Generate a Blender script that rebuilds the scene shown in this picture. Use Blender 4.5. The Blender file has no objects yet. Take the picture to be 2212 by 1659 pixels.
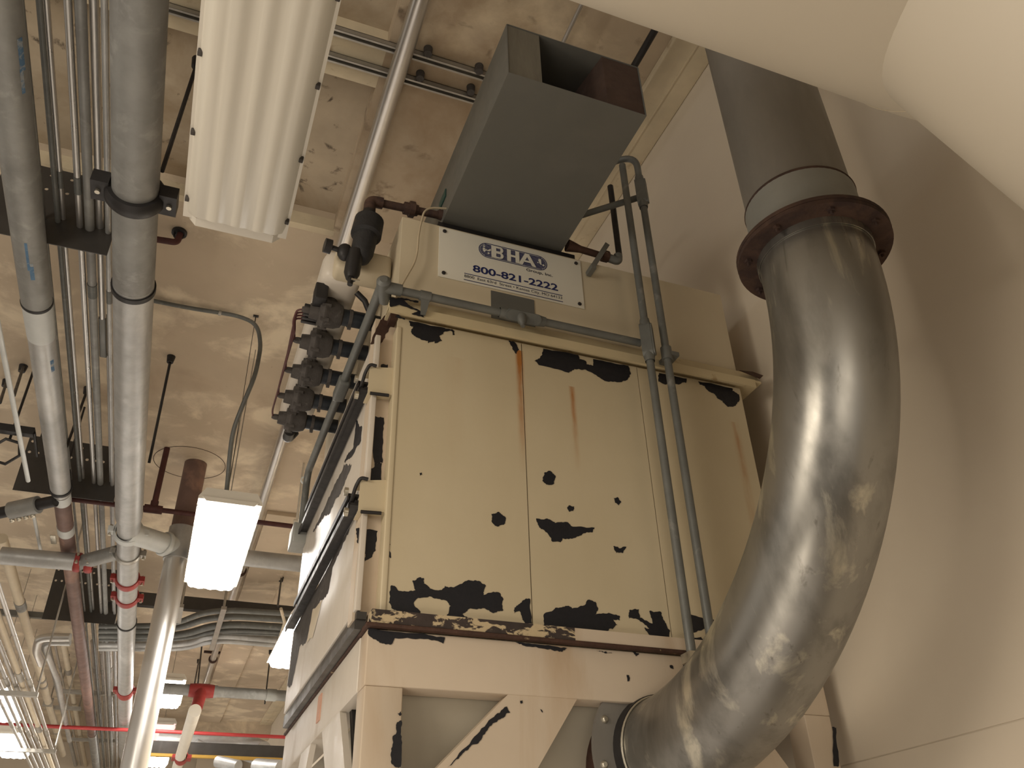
import bpy, bmesh, math, random
from mathutils import Vector, Matrix, noise
from mathutils.geometry import tessellate_polygon
random.seed(7)
C = bpy.context.scene.collection
PI = math.pi

# ------------------------------------------------------------------ camera, world, lights, exposure
RM = Matrix(((0.9329615, -0.35901879, -0.02623643),
             (0.17752772, 0.52228469, -0.83408789),
             (0.31315611, 0.7735142, 0.55100729)))        # world -> view axes (right, down, forward)
FL = 1823.996
cam_d = bpy.data.cameras.new('camera')
cam = bpy.data.objects.new('camera', cam_d); C.objects.link(cam)
cam_d.sensor_fit = 'HORIZONTAL'; cam_d.sensor_width = 36.0; cam_d.lens = FL / 2212 * 36
cam_d.clip_start = .02; cam_d.clip_end = 200
cam.matrix_world = Matrix(((RM[0][0], -RM[1][0], -RM[2][0], 0), (RM[0][1], -RM[1][1], -RM[2][1], 0),
                           (RM[0][2], -RM[1][2], -RM[2][2], 0), (0, 0, 0, 1)))
bpy.context.scene.camera = cam

w = bpy.data.worlds.new('world'); bpy.context.scene.world = w; w.use_nodes = True
w.node_tree.nodes['Background'].inputs[0].default_value = (1.0, .90, .78, 1)
w.node_tree.nodes['Background'].inputs[1].default_value = .62

def area(name, loc, tgt, sx, sy, power, col):
    l = bpy.data.lights.new(name, 'AREA'); l.shape = 'RECTANGLE'; l.size = sx; l.size_y = sy
    l.energy = power; l.color = col
    o = bpy.data.objects.new(name, l); C.objects.link(o); o.location = loc
    o.rotation_euler = (Vector(tgt) - Vector(loc)).to_track_quat('-Z', 'Y').to_euler()
    return o
WARM = (1.0, .88, .72); COOL = (1.0, .95, .88)
area('bay_lamp_behind', (-.3, -3.0, .7), (1.4, 2.4, 1.4), 2.0, 1.0, 26, WARM)
area('fill_left', (-2.8, .2, 1.5), (2.2, 2.0, 2.2), 1.6, 1.0, 85, WARM)      # unseen fill added at left to brighten the wall and collector front
area('floor_work_lamp', (-1.2, .8, -1.2), (1.4, 3.0, 2.2), 1.4, .8, 20, WARM)
area('aisle_lamp_behind', (-2.2, -.8, 2.2), (-.5, 4, 3.3), 1.4, .5, 35, COOL)
area('floor_bounce', (-1.0, 4.5, -1.5), (-1.0, 4.5, 4), 4.0, 9.0, 60, (1.0, .90, .80))  # added area light imitating floor bounce up to the ceiling
area('floor_bounce_far', (-1.5, 14.0, -1.5), (-1.5, 14.0, 4), 6.0, 8.0, 170, (1.0, .93, .85))  # added area light to lift the distant pipes, in place of bounce

vs = bpy.context.scene.view_settings
vs.view_transform = 'Standard'; vs.look = 'None'; vs.gamma = 1; vs.exposure = 0.0; vs.use_curve_mapping = False

# ------------------------------------------------------------------ survey helpers (pixel sight lines met with real planes)
def ray(x, y):
    return RM.transposed() @ Vector(((x - 1106) / FL, (y - 829.5) / FL, 1))
def onx(x, y, v): d = ray(x, y); return d * (v / d.x)
def ony(x, y, v): d = ray(x, y); return d * (v / d.y)
def onz(x, y, v): d = ray(x, y); return d * (v / d.z)
def span(axis, e1, e2, depth):
    """centre and radius of a round bar along axis seen between two sight lines"""
    a, b = ray(*e1), ray(*e2)
    if axis == 'Y': f = lambda d: math.atan2(d.x, d.z)
    elif axis == 'X': f = lambda d: math.atan2(d.y, d.z)
    else: f = lambda d: math.atan2(d.x, d.y)
    m, h = (f(a) + f(b)) / 2, abs(f(a) - f(b)) / 2
    off = depth * math.tan(m)
    return off, math.hypot(off, depth) * math.sin(h)

# ------------------------------------------------------------------ materials
def newmat(name):
    m = bpy.data.materials.new(name); m.use_nodes = True
    nt = m.node_tree; b = nt.nodes['Principled BSDF']; return m, nt, b
def nd(nt, t, **k):
    n = nt.nodes.new(t)
    for a, v in k.items():
        if a in n.inputs: n.inputs[a].default_value = v
        else: setattr(n, a, v)
    return n
def noise_fac(nt, scale, lo, hi, stretch=(1, 1, 1), detail=6, dist=0, loc=(0, 0, 0)):
    tc = nd(nt, 'ShaderNodeTexCoord'); mp = nd(nt, 'ShaderNodeMapping')
    mp.inputs['Scale'].default_value = stretch; mp.inputs['Location'].default_value = loc
    nt.links.new(tc.outputs['Object'], mp.inputs[0])
    n = nd(nt, 'ShaderNodeTexNoise', Scale=scale, Detail=detail, Roughness=.6, Distortion=dist)
    nt.links.new(mp.outputs[0], n.inputs['Vector'])
    r = nd(nt, 'ShaderNodeMapRange'); r.inputs['From Min'].default_value = lo; r.inputs['From Max'].default_value = hi
    nt.links.new(n.outputs[0], r.inputs[0]); return r.outputs[0]
def mix(nt, fac, a, b, blend='MIX'):
    m = nd(nt, 'ShaderNodeMix', data_type='RGBA', blend_type=blend)
    if isinstance(fac, float): m.inputs[0].default_value = fac
    else: nt.links.new(fac, m.inputs[0])
    for i, v in ((6, a), (7, b)):
        if isinstance(v, tuple): m.inputs[i].default_value = (*v, 1)
        else: nt.links.new(v, m.inputs[i])
    return m.outputs[2]
def mul(nt, a, k):
    m = nd(nt, 'ShaderNodeMath', operation='MULTIPLY'); nt.links.new(a, m.inputs[0])
    if isinstance(k, float): m.inputs[1].default_value = k
    else: nt.links.new(k, m.inputs[1])
    return m.outputs[0]
def bump(nt, b, fac, strength, dist=.01):
    n = nd(nt, 'ShaderNodeBump', Strength=strength, Distance=dist)
    nt.links.new(fac, n.inputs['Height']); nt.links.new(n.outputs[0], b.inputs['Normal'])
def surf(name, col, rough=.6, metal=0., var=.25, scale=6, dark=None, spots=None, stretch=(1, 1, 1), bmp=.05, rvar=.1):
    """paint / metal with mottling; spots = (colour, lo, hi, scale[, stretch])"""
    m, nt, b = newmat(name)
    dk = dark or tuple(c * (1 - var) for c in col)
    f = noise_fac(nt, scale, .3, .7, stretch)
    c = mix(nt, f, dk, col)
    if spots:
        for k, s in enumerate(spots):
            g = noise_fac(nt, s[3], s[1], s[2], s[4] if len(s) > 4 else (1, 1, 1), 8, .4, (3.1 * k + 1, 2, 5))
            c = mix(nt, g, c, s[0])
    nt.links.new(c, b.inputs['Base Color'])
    b.inputs['Metallic'].default_value = metal
    r = nd(nt, 'ShaderNodeMapRange'); r.inputs['To Min'].default_value = max(.05, rough - rvar); r.inputs['To Max'].default_value = min(1, rough + rvar)
    nt.links.new(noise_fac(nt, scale * 2.3, .3, .7, stretch), r.inputs[0]); nt.links.new(r.outputs[0], b.inputs['Roughness'])
    if bmp: bump(nt, b, noise_fac(nt, scale * 4, 0, 1), bmp)
    return m
def emis(name, col, s):
    m, nt, b = newmat(name); b.inputs['Base Color'].default_value = (*col, 1)
    b.inputs['Emission Color'].default_value = (*col, 1); b.inputs['Emission Strength'].default_value = s
    b.inputs['Roughness'].default_value = .5; return m

CREAM = (.56, .485, .35)
M = {}
M['ceiling'] = surf('stained_plaster', (.54, .445, .33), .92, 0, .16, 1.3, spots=[((.70, .60, .45), .50, .62, 1.7), ((.36, .27, .19), .58, .85, 1.3), ((.20, .14, .09), .70, .8, 9)], bmp=.12)
M['ceiling_near'] = surf('stained_plaster_near', (.50, .405, .29), .92, 0, .22, 1.6, spots=[((.62, .52, .37), .52, .66, 1.7), ((.26, .17, .09), .50, .74, 1.1), ((.14, .10, .065), .60, .74, 4)], bmp=.15)
M['coffer'] = surf('dirty_plaster', (.47, .39, .285), .92, 0, .25, 2.5, spots=[((.25, .18, .105), .48, .72, 1.3), ((.09, .07, .05), .60, .70, 10)], bmp=.15)
M['lip'] = surf('bare_beam_edge', (.64, .55, .39), .9, 0, .2, 4, spots=[((.3, .2, .11), .6, .75, 6)], bmp=.1)
M['wall'] = surf('painted_wall', (.62, .545, .435), .8, 0, .08, 1.2, spots=[((.57, .49, .39), .5, .8, .9)], bmp=.03)
M['floor'] = surf('concrete_floor', (.36, .32, .27), .7, 0, .2, 1.5)
M['bare'] = surf('bare_primer', (.007, .007, .011), .6, .1, .3, 20, bmp=.05)
M['paint'] = surf('cream_paint', CREAM, .55, 0, .08, 2.2, spots=[((.54, .45, .31), .50, .85, 1.4, (1, 1, .25)), ((.13, .07, .035), .76, .80, 30)], bmp=.03)
M['beam_paint'] = surf('cream_beam_paint', (.54, .45, .345), .6, 0, .08, 3, spots=[((.40, .28, .17), .52, .85, 5, (1, 1, .2)), ((.09, .05, .03), .73, .76, 22)], bmp=.03)
M['lit_side_paint'] = surf('lit_side_paint', (.58, .53, .46), .40, 0, .08, 4, spots=[((.42, .35, .27), .55, .8, 6, (1, 1, .2))], bmp=.04)  # cream paint made paler and cooler, as the fixtures light this side
M['rim_paint'] = surf('rim_paint', (.55, .46, .29), .6, 0, .1, 4, spots=[((.25, .15, .06), .62, .74, 9), ((.04, .02, .015), .70, .74, 18)], bmp=.06)
M['rust'] = surf('rusted_steel', (.095, .052, .036), .8, .2, .5, 9, spots=[((.04, .022, .018), .45, .6, 14)], bmp=.3)
M['rust_dark'] = surf('dark_rusted_sheet', (.07, .04, .028), .85, .1, .4, 9, bmp=.15)
M['rustrim'] = surf('rusted_rim', (.075, .035, .022), .75, .2, .5, 14, spots=[((.35, .26, .15), .66, .70, 26)], bmp=.3)
M['peel'] = surf('peeling_rim', (.05, .035, .03), .7, .1, .4, 14, spots=[((.50, .40, .25), .52, .56, 17, (1, 1, 2))], bmp=.2)
M['galv'] = surf('galvanised_pipe', (.43, .43, .42), .45, .5, .2, 7, spots=[((.58, .58, .565), .5, .75, 3, (1, .3, 1))], bmp=.04)
M['galv_dark'] = surf('weathered_pipe', (.30, .30, .285), .55, .4, .25, 5, spots=[((.20, .195, .185), .5, .7, 4, (1, .5, 1)), ((.38, .38, .36), .55, .8, 9)], bmp=.06)
M['conduit'] = surf('emt_conduit', (.56, .545, .52), .34, .8, .12, 3, bmp=0)
M['greyconduit'] = surf('painted_conduit', (.15, .155, .145), .5, .2, .25, 10, spots=[((.24, .235, .215), .6, .75, 12)], bmp=.05)
M['shiny'] = surf('polished_pipe', (.66, .64, .61), .34, .93, .08, 2, bmp=0, rvar=.04)
M['elbow'] = surf('worn_steel_duct', (.31, .30, .275), .36, .84, .2, 2.0, stretch=(1.3, 1.3, .8), spots=[((.17, .165, .15), .46, .64, 2.6, (1.8, 1.8, .6)), ((.55, .52, .43), .55, .65, 3.2, (2.2, 2.2, .5)), ((.13, .12, .105), .63, .76, 7, (4, 4, .5))], bmp=0, rvar=.1)
M['duct'] = surf('riser_duct', (.25, .235, .21), .55, .4, .25, 5, stretch=(1, 1, .3), bmp=.05)
M['sleeve'] = surf('riser_sleeve', (.29, .295, .275), .55, .35, .15, 5, bmp=.04)
M['hood'] = surf('galvanised_sheet', (.15, .15, .135), .55, .25, .12, 1.6, spots=[((.18, .172, .155), .5, .75, 1.3), ((.24, .235, .21), .72, .76, 14, (1, .3, 1))], bmp=.03)
M['hood_side'] = surf('galvanised_sheet_side', (.165, .165, .15), .5, .3, .15, 3, spots=[((.24, .235, .21), .62, .7, 4, (1, .3, 1))], bmp=.03)
M['baffle'] = surf('baffle_sheet', (.16, .145, .11), .8, .1, .25, 8, stretch=(6, 1, 1), bmp=.1)
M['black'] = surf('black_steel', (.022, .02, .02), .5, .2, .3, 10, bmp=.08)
M['rubber'] = surf('black_hose', (.008, .012, .018), .45, 0, .2, 10, bmp=.02)
M['valve'] = surf('dusty_cast_valve', (.075, .066, .06), .8, .15, .35, 18, spots=[((.15, .14, .13), .6, .75, 20)], bmp=.25)
M['filter'] = surf('dusty_black_bowl', (.02, .02, .022), .6, .05, .4, 14, spots=[((.12, .075, .045), .62, .72, 16)], bmp=.3)
M['white'] = surf('white_jacket', (.64, .58, .475), .5, 0, .03, 1.0, bmp=.02)
M['insul'] = surf('cream_pipe_cover', (.58, .50, .37), .6, 0, .12, 5, bmp=.05)
M['red'] = surf('red_coupling', (.33, .035, .03), .5, .1, .3, 10, bmp=.05)
M['redpipe'] = surf('red_pipe', (.45, .04, .04), .5, 0, .2, 6, bmp=.02)
M['darkred'] = surf('dark_red_pipe', (.09, .025, .022), .6, .1, .4, 10, bmp=.1)
M['brown'] = surf('primer_brown_pipe', (.20, .125, .105), .6, .15, .3, 4, spots=[((.36, .21, .155), .52, .7, 2.2, (1, .35, 1))], bmp=.06)
M['plate'] = surf('dark_hanger_plate', (.062, .057, .052), .38, .35, .3, 5, bmp=.03)
M['strut'] = surf('strut_channel', (.42, .40, .36), .45, .7, .25, 8, bmp=.03)
M['bolt'] = surf('zinc_bolt', (.62, .58, .48), .35, .9, .2, 20, bmp=.0)
M['housing'] = surf('fixture_body', (.66, .62, .54), .45, 0, .06, 3, bmp=.0)
M['lens_off'] = surf('unlit_lens', (.68, .64, .55), .4, 0, .10, 2, stretch=(8, .25, 1), bmp=.0)
M['lens_on'] = emis('lit_lens', (1, .95, .88), 36)
M['lens_dim'] = emis('dim_pink_lens', (1, .62, .60), 1.0)
M['sign'] = surf('sign_plate', (.68, .655, .57), .45, 0, .05, 3, bmp=.0)
M['navy'] = surf('navy_ink', (.012, .018, .10), .5, 0, .1, 10, bmp=0)
M['ink'] = surf('dark_ink', (.03, .03, .05), .5, 0, .1, 10, bmp=0)
M['tube'] = surf('pale_copper_tube', (.62, .53, .38), .35, .3, .1, 10, bmp=0)
M['green'] = surf('dark_green_label', (.012, .06, .05), .5, 0, .2, 10, bmp=0)
M['tape'] = surf('pale_tape_band', (.56, .58, .57), .5, .1, .1, 10, bmp=.02)
M['yellow'] = surf('yellow_rail', (.48, .29, .05), .5, 0, .2, 4, bmp=.02)
M['hopper'] = surf('hopper_paint', (.42, .38, .30), .6, 0, .1, 3, bmp=.03)
M['blue'] = surf('blue_chalk', (.10, .20, .33), .8, 0, .3, 12, spots=[((.3, .32, .33), .5, .6, 22)], bmp=0)
M['tag'] = surf('pink_tag', (.62, .36, .26), .6, 0, .15, 30, bmp=0)

# worn front paint with long rust runs below three of the chips
def paint_runs():
    m, nt, b = newmat('cream_paint_with_runs')
    f = noise_fac(nt, 2.0, .3, .7); c = mix(nt, f, (.49, .42, .285), (.54, .465, .325))
    c = mix(nt, noise_fac(nt, 1.5, .45, .85, (1, 1, .25)), c, (.46, .38, .245))
    tc = nd(nt, 'ShaderNodeTexCoord'); sp = nd(nt, 'ShaderNodeSeparateXYZ'); nt.links.new(tc.outputs['Object'], sp.inputs[0])
    wob = noise_fac(nt, 9, .25, .75, (3, 1, .5))
    for x0, z0, ln, wd, s in ((1.005, 1.84, .50, .022, 1.2), (1.215, 1.72, .34, .018, 1.0), (1.935, 1.70, .85, .028, .65), (1.66, 1.80, .35, .02, .4), (.75, 1.75, .5, .05, .12)):
        dx = nd(nt, 'ShaderNodeMath', operation='SUBTRACT'); nt.links.new(sp.outputs[0], dx.inputs[0]); dx.inputs[1].default_value = x0
        ab = nd(nt, 'ShaderNodeMath', operation='ABSOLUTE'); nt.links.new(dx.outputs[0], ab.inputs[0])
        r = nd(nt, 'ShaderNodeMapRange', interpolation_type='SMOOTHSTEP'); r.inputs[1].default_value = wd; r.inputs[2].default_value = 0; nt.links.new(ab.outputs[0], r.inputs[0])
        q = nd(nt, 'ShaderNodeMapRange'); q.inputs[1].default_value = z0 - ln; q.inputs[2].default_value = z0 - .02; nt.links.new(sp.outputs[2], q.inputs[0])
        t = nd(nt, 'ShaderNodeMath', operation='LESS_THAN'); nt.links.new(sp.outputs[2], t.inputs[0]); t.inputs[1].default_value = z0 + .03
        k = mul(nt, mul(nt, mul(nt, r.outputs[0], q.outputs[0]), t.outputs[0]), mul(nt, wob, s * 1.5)); 
        cl = nd(nt, 'ShaderNodeClamp'); nt.links.new(k, cl.inputs[0])
        c = mix(nt, cl.outputs[0], c, (.34, .13, .025))
    g = noise_fac(nt, 30, .77, .80); c = mix(nt, g, c, (.1, .05, .03))
    nt.links.new(c, b.inputs['Base Color']); b.inputs['Roughness'].default_value = .52
    bump(nt, b, noise_fac(nt, 60, 0, 1), .04)
    return m
M['front_paint'] = paint_runs()

# ------------------------------------------------------------------ mesh helpers
class MB:
    def __init__(s): s.bm = bmesh.new(); s.mats = []; s.cur = 0
    def mat(s, m):
        if m not in s.mats: s.mats.append(m)
        s.cur = s.mats.index(m); return s
    def _f(s, vs, smooth=False):
        try: f = s.bm.faces.new(vs)
        except ValueError: return
        f.material_index = s.cur; f.smooth = smooth; return f
    def box(s, x0, x1, y0, y1, z0, z1, bevel=0):
        v = [s.bm.verts.new((x, y, z)) for x in (x0, x1) for y in (y0, y1) for z in (z0, z1)]
        fs = [s._f([v[i] for i in q]) for q in ((0, 1, 3, 2), (4, 6, 7, 5), (0, 4, 5, 1), (2, 3, 7, 6), (0, 2, 6, 4), (1, 5, 7, 3))]
        if bevel:
            es = set(e for f in fs for e in f.edges)
            r = bmesh.ops.bevel(s.bm, geom=list(es), offset=bevel, segments=3, affect='EDGES', profile=.5)
            for f in r['faces']: f.material_index = s.cur; f.smooth = True
        return s
    def slab(s, p0, p1, wid, th, up=(0, 0, 1)):
        """flat bar from p0 to p1: width across `up`-perpendicular, thickness along up"""
        p0, p1 = Vector(p0), Vector(p1); d = (p1 - p0).normalized(); u = Vector(up); u = (u - d * u.dot(d)).normalized(); q = d.cross(u)
        v = []
        for p in (p0, p1):
            for a, b in ((-1, -1), (1, -1), (1, 1), (-1, 1)): v.append(s.bm.verts.new(p + q * a * wid / 2 + u * b * th / 2))
        for f in ((0, 1, 2, 3), (7, 6, 5, 4), (0, 4, 5, 1), (1, 5, 6, 2), (2, 6, 7, 3), (3, 7, 4, 0)): s._f([v[i] for i in f])
        return s
    def prism(s, pts, d):
        """planar outline pts extruded by vector d"""
        d = Vector(d); pts = [Vector(p) for p in pts]
        a = [s.bm.verts.new(p) for p in pts]; b = [s.bm.verts.new(p + d) for p in pts]; n = len(pts)
        for t in tessellate_polygon([pts]): s._f([a[i] for i in t]); s._f([b[i] for i in reversed(t)])
        for i in range(n): s._f([a[i], b[i], b[(i + 1) % n], a[(i + 1) % n]])
        return s
    def quad(s, pts): s._f([s.bm.verts.new(Vector(p)) for p in pts]); return s
    def sweep(s, pts, rads, seg=20, caps=True, smooth=True, hollow=False):
        pts = [Vector(p) for p in pts]
        if not isinstance(rads, (list, tuple)): rads = [rads] * len(pts)
        T = []
        for i in range(len(pts)):
            a = pts[max(0, i - 1)]; b = pts[min(len(pts) - 1, i + 1)]
            t = (b - a)
            if t.length < 1e-9: t = T[-1] if T else Vector((0, 0, 1))
            T.append(t.normalized())
        u = T[0].orthogonal().normalized(); rings = []
        for i, p in enumerate(pts):
            u = (u - T[i] * u.dot(T[i])).normalized(); q = T[i].cross(u)
            rings.append([s.bm.verts.new(p + (u * math.cos(2 * PI * k / seg) + q * math.sin(2 * PI * k / seg)) * rads[i]) for k in range(seg)])
        for i in range(len(pts) - 1):
            for k in range(seg): s._f([rings[i][k], rings[i][(k + 1) % seg], rings[i + 1][(k + 1) % seg], rings[i + 1][k]], smooth)
        if caps: s._f(list(reversed(rings[0]))); s._f(rings[-1])
        return s
    def cyl(s, p0, p1, r, seg=20, r1=None): return s.sweep([p0, p1], [r, r if r1 is None else r1], seg)
    def lathe(s, p0, ax, prof, seg=24):
        """prof: list of (distance along ax, radius); sharp profile (each step its own ring pair)"""
        p0, ax = Vector(p0), Vector(ax).normalized(); u = ax.orthogonal().normalized(); q = ax.cross(u); prev = None
        for t, r in prof:
            ring = [s.bm.verts.new(p0 + ax * t + (u * math.cos(2 * PI * k / seg) + q * math.sin(2 * PI * k / seg)) * max(r, 1e-5)) for k in range(seg)]
            if prev:
                for k in range(seg): s._f([prev[k], prev[(k + 1) % seg], ring[(k + 1) % seg], ring[k]], True)
            prev = ring
        return s
    def ring(s, c, ax, ri, ro, th, seg=48):
        return s.lathe(Vector(c) - Vector(ax).normalized() * th / 2, ax, [(0, ri), (0, ro), (th, ro), (th, ri), (0, ri)], seg)
    def torus(s, c, ax, R, r, a0=0, a1=2 * PI, n=40, seg=10, ref=None):
        ax = Vector(ax).normalized(); u = Vector(ref).normalized() if ref else ax.orthogonal().normalized(); q = ax.cross(u); c = Vector(c)
        full = abs(a1 - a0 - 2 * PI) < 1e-6
        pts = [c + (u * math.cos(a0 + (a1 - a0) * k / n) + q * math.sin(a0 + (a1 - a0) * k / n)) * R for k in range(n + 1)]
        return s.sweep(pts, r, seg, caps=not full)
    def ball(s, c, r, seg=16, sq=(1, 1, 1)):
        g = bmesh.ops.create_uvsphere(s.bm, u_segments=seg, v_segments=seg // 2, radius=r)
        for v in g['verts']: v.co = Vector(c) + Vector((v.co.x * sq[0], v.co.y * sq[1], v.co.z * sq[2]))
        for f in {f for v in g['verts'] for f in v.link_faces}: f.material_index = s.cur; f.smooth = True
        return s
    def chip(s, pts, n, jit=.0025, off=.0008):
        """patch where the paint has come off: ragged outline, a hair proud of the sheet"""
        n = Vector(n); P = [Vector(p) for p in pts]
        for lev in range(3):
            Q = []
            for i in range(len(P)):
                a, b = P[i], P[(i + 1) % len(P)]; Q.append(a); d = b - a
                if d.length > .006:
                    t = n.cross(d).normalized(); Q.append((a + b) / 2 + t * random.uniform(-1, 1) * min(jit, d.length * .22))
            P = Q
        vs_ = [s.bm.verts.new(p + n * off) for p in P]
        for t in tessellate_polygon([P]): 
            f = s._f([vs_[i] for i in t])
        return s
    def build(s, name, mat, parent=None):
        bm = s.bm
        bmesh.ops.recalc_face_normals(bm, faces=bm.faces[:])
        me = bpy.data.meshes.new(name); bm.to_mesh(me); bm.free()
        ms = s.mats if s.mats else [mat]
        for m_ in ms: me.materials.append(M[m_])
        try: me.set_sharp_from_angle(angle=math.radians(40))
        except Exception: pass
        o = bpy.data.objects.new(name, me); C.objects.link(o)
        if parent: o.parent = parent; o.matrix_parent_inverse = Matrix.Translation(-parent.location) if parent.type == 'EMPTY' else Matrix()
        return o
def thing(name, label, cat, loc=(0, 0, 0), group=None):
    o = bpy.data.objects.new(name, None); C.objects.link(o); o.location = loc; o.empty_display_size = .1
    o['label'] = label; o['category'] = cat
    if group: o['group'] = group
    return o
def tag(o, label, cat, group=None):
    o['label'] = label; o['category'] = cat
    if group: o['group'] = group
    return o
def struct(o): o['kind'] = 'structure'; return o
def part(mb, name, mat, parent, label=None):
    # children of an Empty keep world coordinates; children of a mesh part share its frame
    o = mb.build(name, mat)
    o.parent = parent
    if parent.type == 'EMPTY':
        o.matrix_parent_inverse = Matrix.Translation(-Vector(parent.location))
    if label: o['label'] = label
    return o
def rounded(pts, r, n=8):
    pts = [Vector(p) for p in pts]; out = [pts[0]]
    for i in range(1, len(pts) - 1):
        a, b, c = pts[i - 1], pts[i], pts[i + 1]; d1 = (a - b); d2 = (c - b)
        rr = min(r, d1.length * .49, d2.length * .49); p0 = b + d1.normalized() * rr; p1 = b + d2.normalized() * rr
        for k in range(n + 1):
            t = k / n; out.append(p0 * (1 - t) ** 2 + b * 2 * t * (1 - t) + p1 * t * t)
    out.append(pts[-1]); return out

# =================================================================== ROOM
ZC = 4.10; XW = 2.18; FLR = -1.55; YF = 23.0
mb = MB(); mb.box(-14, XW + .3, -5, YF + .3, FLR - .2, FLR); struct(mb.build('floor', 'floor'))
# right wall with its thin horizontal joint
mb = MB(); mb.box(XW, XW + .3, -5, YF, FLR, .468); mb.box(XW, XW + .3, -5, YF, .472, ZC + .3); mb.box(XW + .003, XW + .3, -5, YF, .467, .473)
struct(mb.build('wall_right', 'wall'))
mb = MB(); mb.box(-14, XW + .3, YF, YF + .3, FLR, ZC + .4); struct(mb.build('wall_far', 'wall'))
# ceiling with two recessed bays
def px_y(x, y): return onz(x, y, ZC).y
y1 = 1.066 * ZC; ya = .765 * ZC; yb = .70 * ZC; yb0 = .30 * ZC; xr = .118 * ZC; xl = -7.0
DEP = .16
mb = MB().mat('ceiling')
mb.box(-14, XW + .3, y1, YF + .3, ZC, ZC + .4)
mb.box(-14, XW + .3, -5, yb0, ZC, ZC + .4)
mb.mat('ceiling_near').box(xr, XW + .3, yb0, y1, ZC, ZC + .4).mat('ceiling')
mb.box(-14, xl, yb0, y1, ZC, ZC + .4)
mb.mat('lip').box(xl, xr, yb, ya, ZC, ZC + .4)
mb.mat('coffer').box(xl, xr, yb0, yb, ZC + DEP, ZC + .4).box(xl, xr, ya, y1, ZC + DEP, ZC + .4)
mb.mat('lip').box(xl, xr + .01, y1 - .001, y1 + .055, ZC - .004, ZC + .1)
struct(mb.build('ceiling', 'ceiling'))
# beam where wall meets ceiling, with a board mark along it
mb = MB(); mb.box(XW - .26, XW, -5, YF, ZC - .05, ZC, .01); mb.box(XW - .13, XW - .122, -5, YF, ZC - .056, ZC - .048)
struct(mb.build('trim_1', 'lip'))
# dropped panel strip far down the ceiling
p = onz(700, 1040, ZC); 
x0, x1 = .16 * ZC, .27 * ZC
mb = MB(); mb.box(x0, x1, 2.2 * ZC, 5.2 * ZC, ZC - .05, ZC + .01, .005); struct(mb.build('trim_2', 'ceiling'))
mb = MB(); mb.box(-9, XW, 4.85 * ZC, 4.95 * ZC, ZC - .30, ZC); struct(mb.build('trim_3', 'ceiling'))
# round plaster patch where the riser goes through
rc = onz(410, 1000, ZC)
mb = MB(); mb.ring((rc.x, rc.y, ZC - .001), (0, 0, 1), .34, .345, .004); struct(mb.build('trim_4', 'rust'))

# =================================================================== DUST COLLECTOR
XL, XR, YC = .532, 2.0, 2.40
dc = thing('dust_collector', 'big cream dust collector cabinet with peeling paint on a braced steel stand', 'dust collector', (1.25, 3.2, FLR))
Yv = lambda pts, y=YC: [ony(a, b, y) for a, b in pts]
def cr(pts, ox, oy, s): return [(ox + a * s, oy + b * s) for a, b in pts]
A = cr([(1350,1055),(1900,1165),(2040,1190),(2075,1230),(2080,1280),(2050,1285),(2040,1230),(2000,1215),(1905,1240),(1900,1270),(1835,1300),(1880,1375),(1800,1410),(1760,1415),(1765,1390),(1650,1410),(1650,1375),(1540,1355),(1400,1270),(1385,1220),(1415,1145),(1365,1135)],700,550,.1356)
B = cr([(805,1240),(850,1248),(890,1310),(865,1345),(835,1300)],880,400,.2712)
Cc = cr([(1080,1303),(1360,1355),(1370,1385),(1420,1400),(1430,1430),(1475,1440),(1480,1386),(1760,1440),(1780,1500),(1755,1545),(1700,1570),(1570,1560),(1460,1490),(1420,1470),(1330,1465),(1285,1495),(1050,1435),(1010,1400),(1065,1360)],880,400,.2712)
D = cr([(680,586),(1015,653),(1005,705),(960,700),(920,725),(760,725),(675,690)],1300,700,.1808)
E_ = cr([(1150,686),(1555,768),(1560,800),(1640,845),(1640,925),(1600,975),(1500,990),(1470,960),(1440,920),(1370,880),(1350,840),(1270,800),(1220,740),(1170,725)],1300,700,.1808)
F_ = cr([(175,320),(205,325),(225,350),(290,350),(325,345),(305,290),(350,268),(375,275),(375,305),(440,345),(470,345),(500,320),(560,325),(640,285),(700,290),(745,320),(730,375),(790,355),(825,360),(850,400),(840,430),(850,465),(780,480),(740,455),(640,460),(600,490),(640,515),(600,515),(535,508),(510,500),(535,440),(500,405),(420,385),(330,400),(315,430),(360,492),(300,480),(230,476),(180,450),(165,420)],780,1150,.3617)
G = cr([(985,395),(1010,400),(1020,545),(985,550),(960,510),(945,470),(915,485),(915,450),(940,430)],780,1150,.3617)
H = cr([(1090,490),(1160,450),(1230,440),(1260,455),(1340,430),(1350,405),(1400,415),(1415,460),(1400,490),(1490,485),(1545,500),(1545,525),(1505,520),(1530,555),(1500,580),(1480,575),(1460,603),(1090,568)],780,1150,.3617)
I_ = cr([(1600,465),(1660,460),(1665,510),(1740,545),(1720,470),(1790,475),(1815,540),(1845,590),(1840,625),(1815,643),(1735,630),(1690,570),(1720,575),(1650,520),(1600,515)],780,1150,.3617)
J = cr([(1965,490),(2100,520),(2140,545),(2110,610),(2060,580),(1985,600)],780,1150,.3617)
K = cr([(1915,640),(2030,625),(2065,662),(1950,655)],780,1150,.3617)
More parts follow.
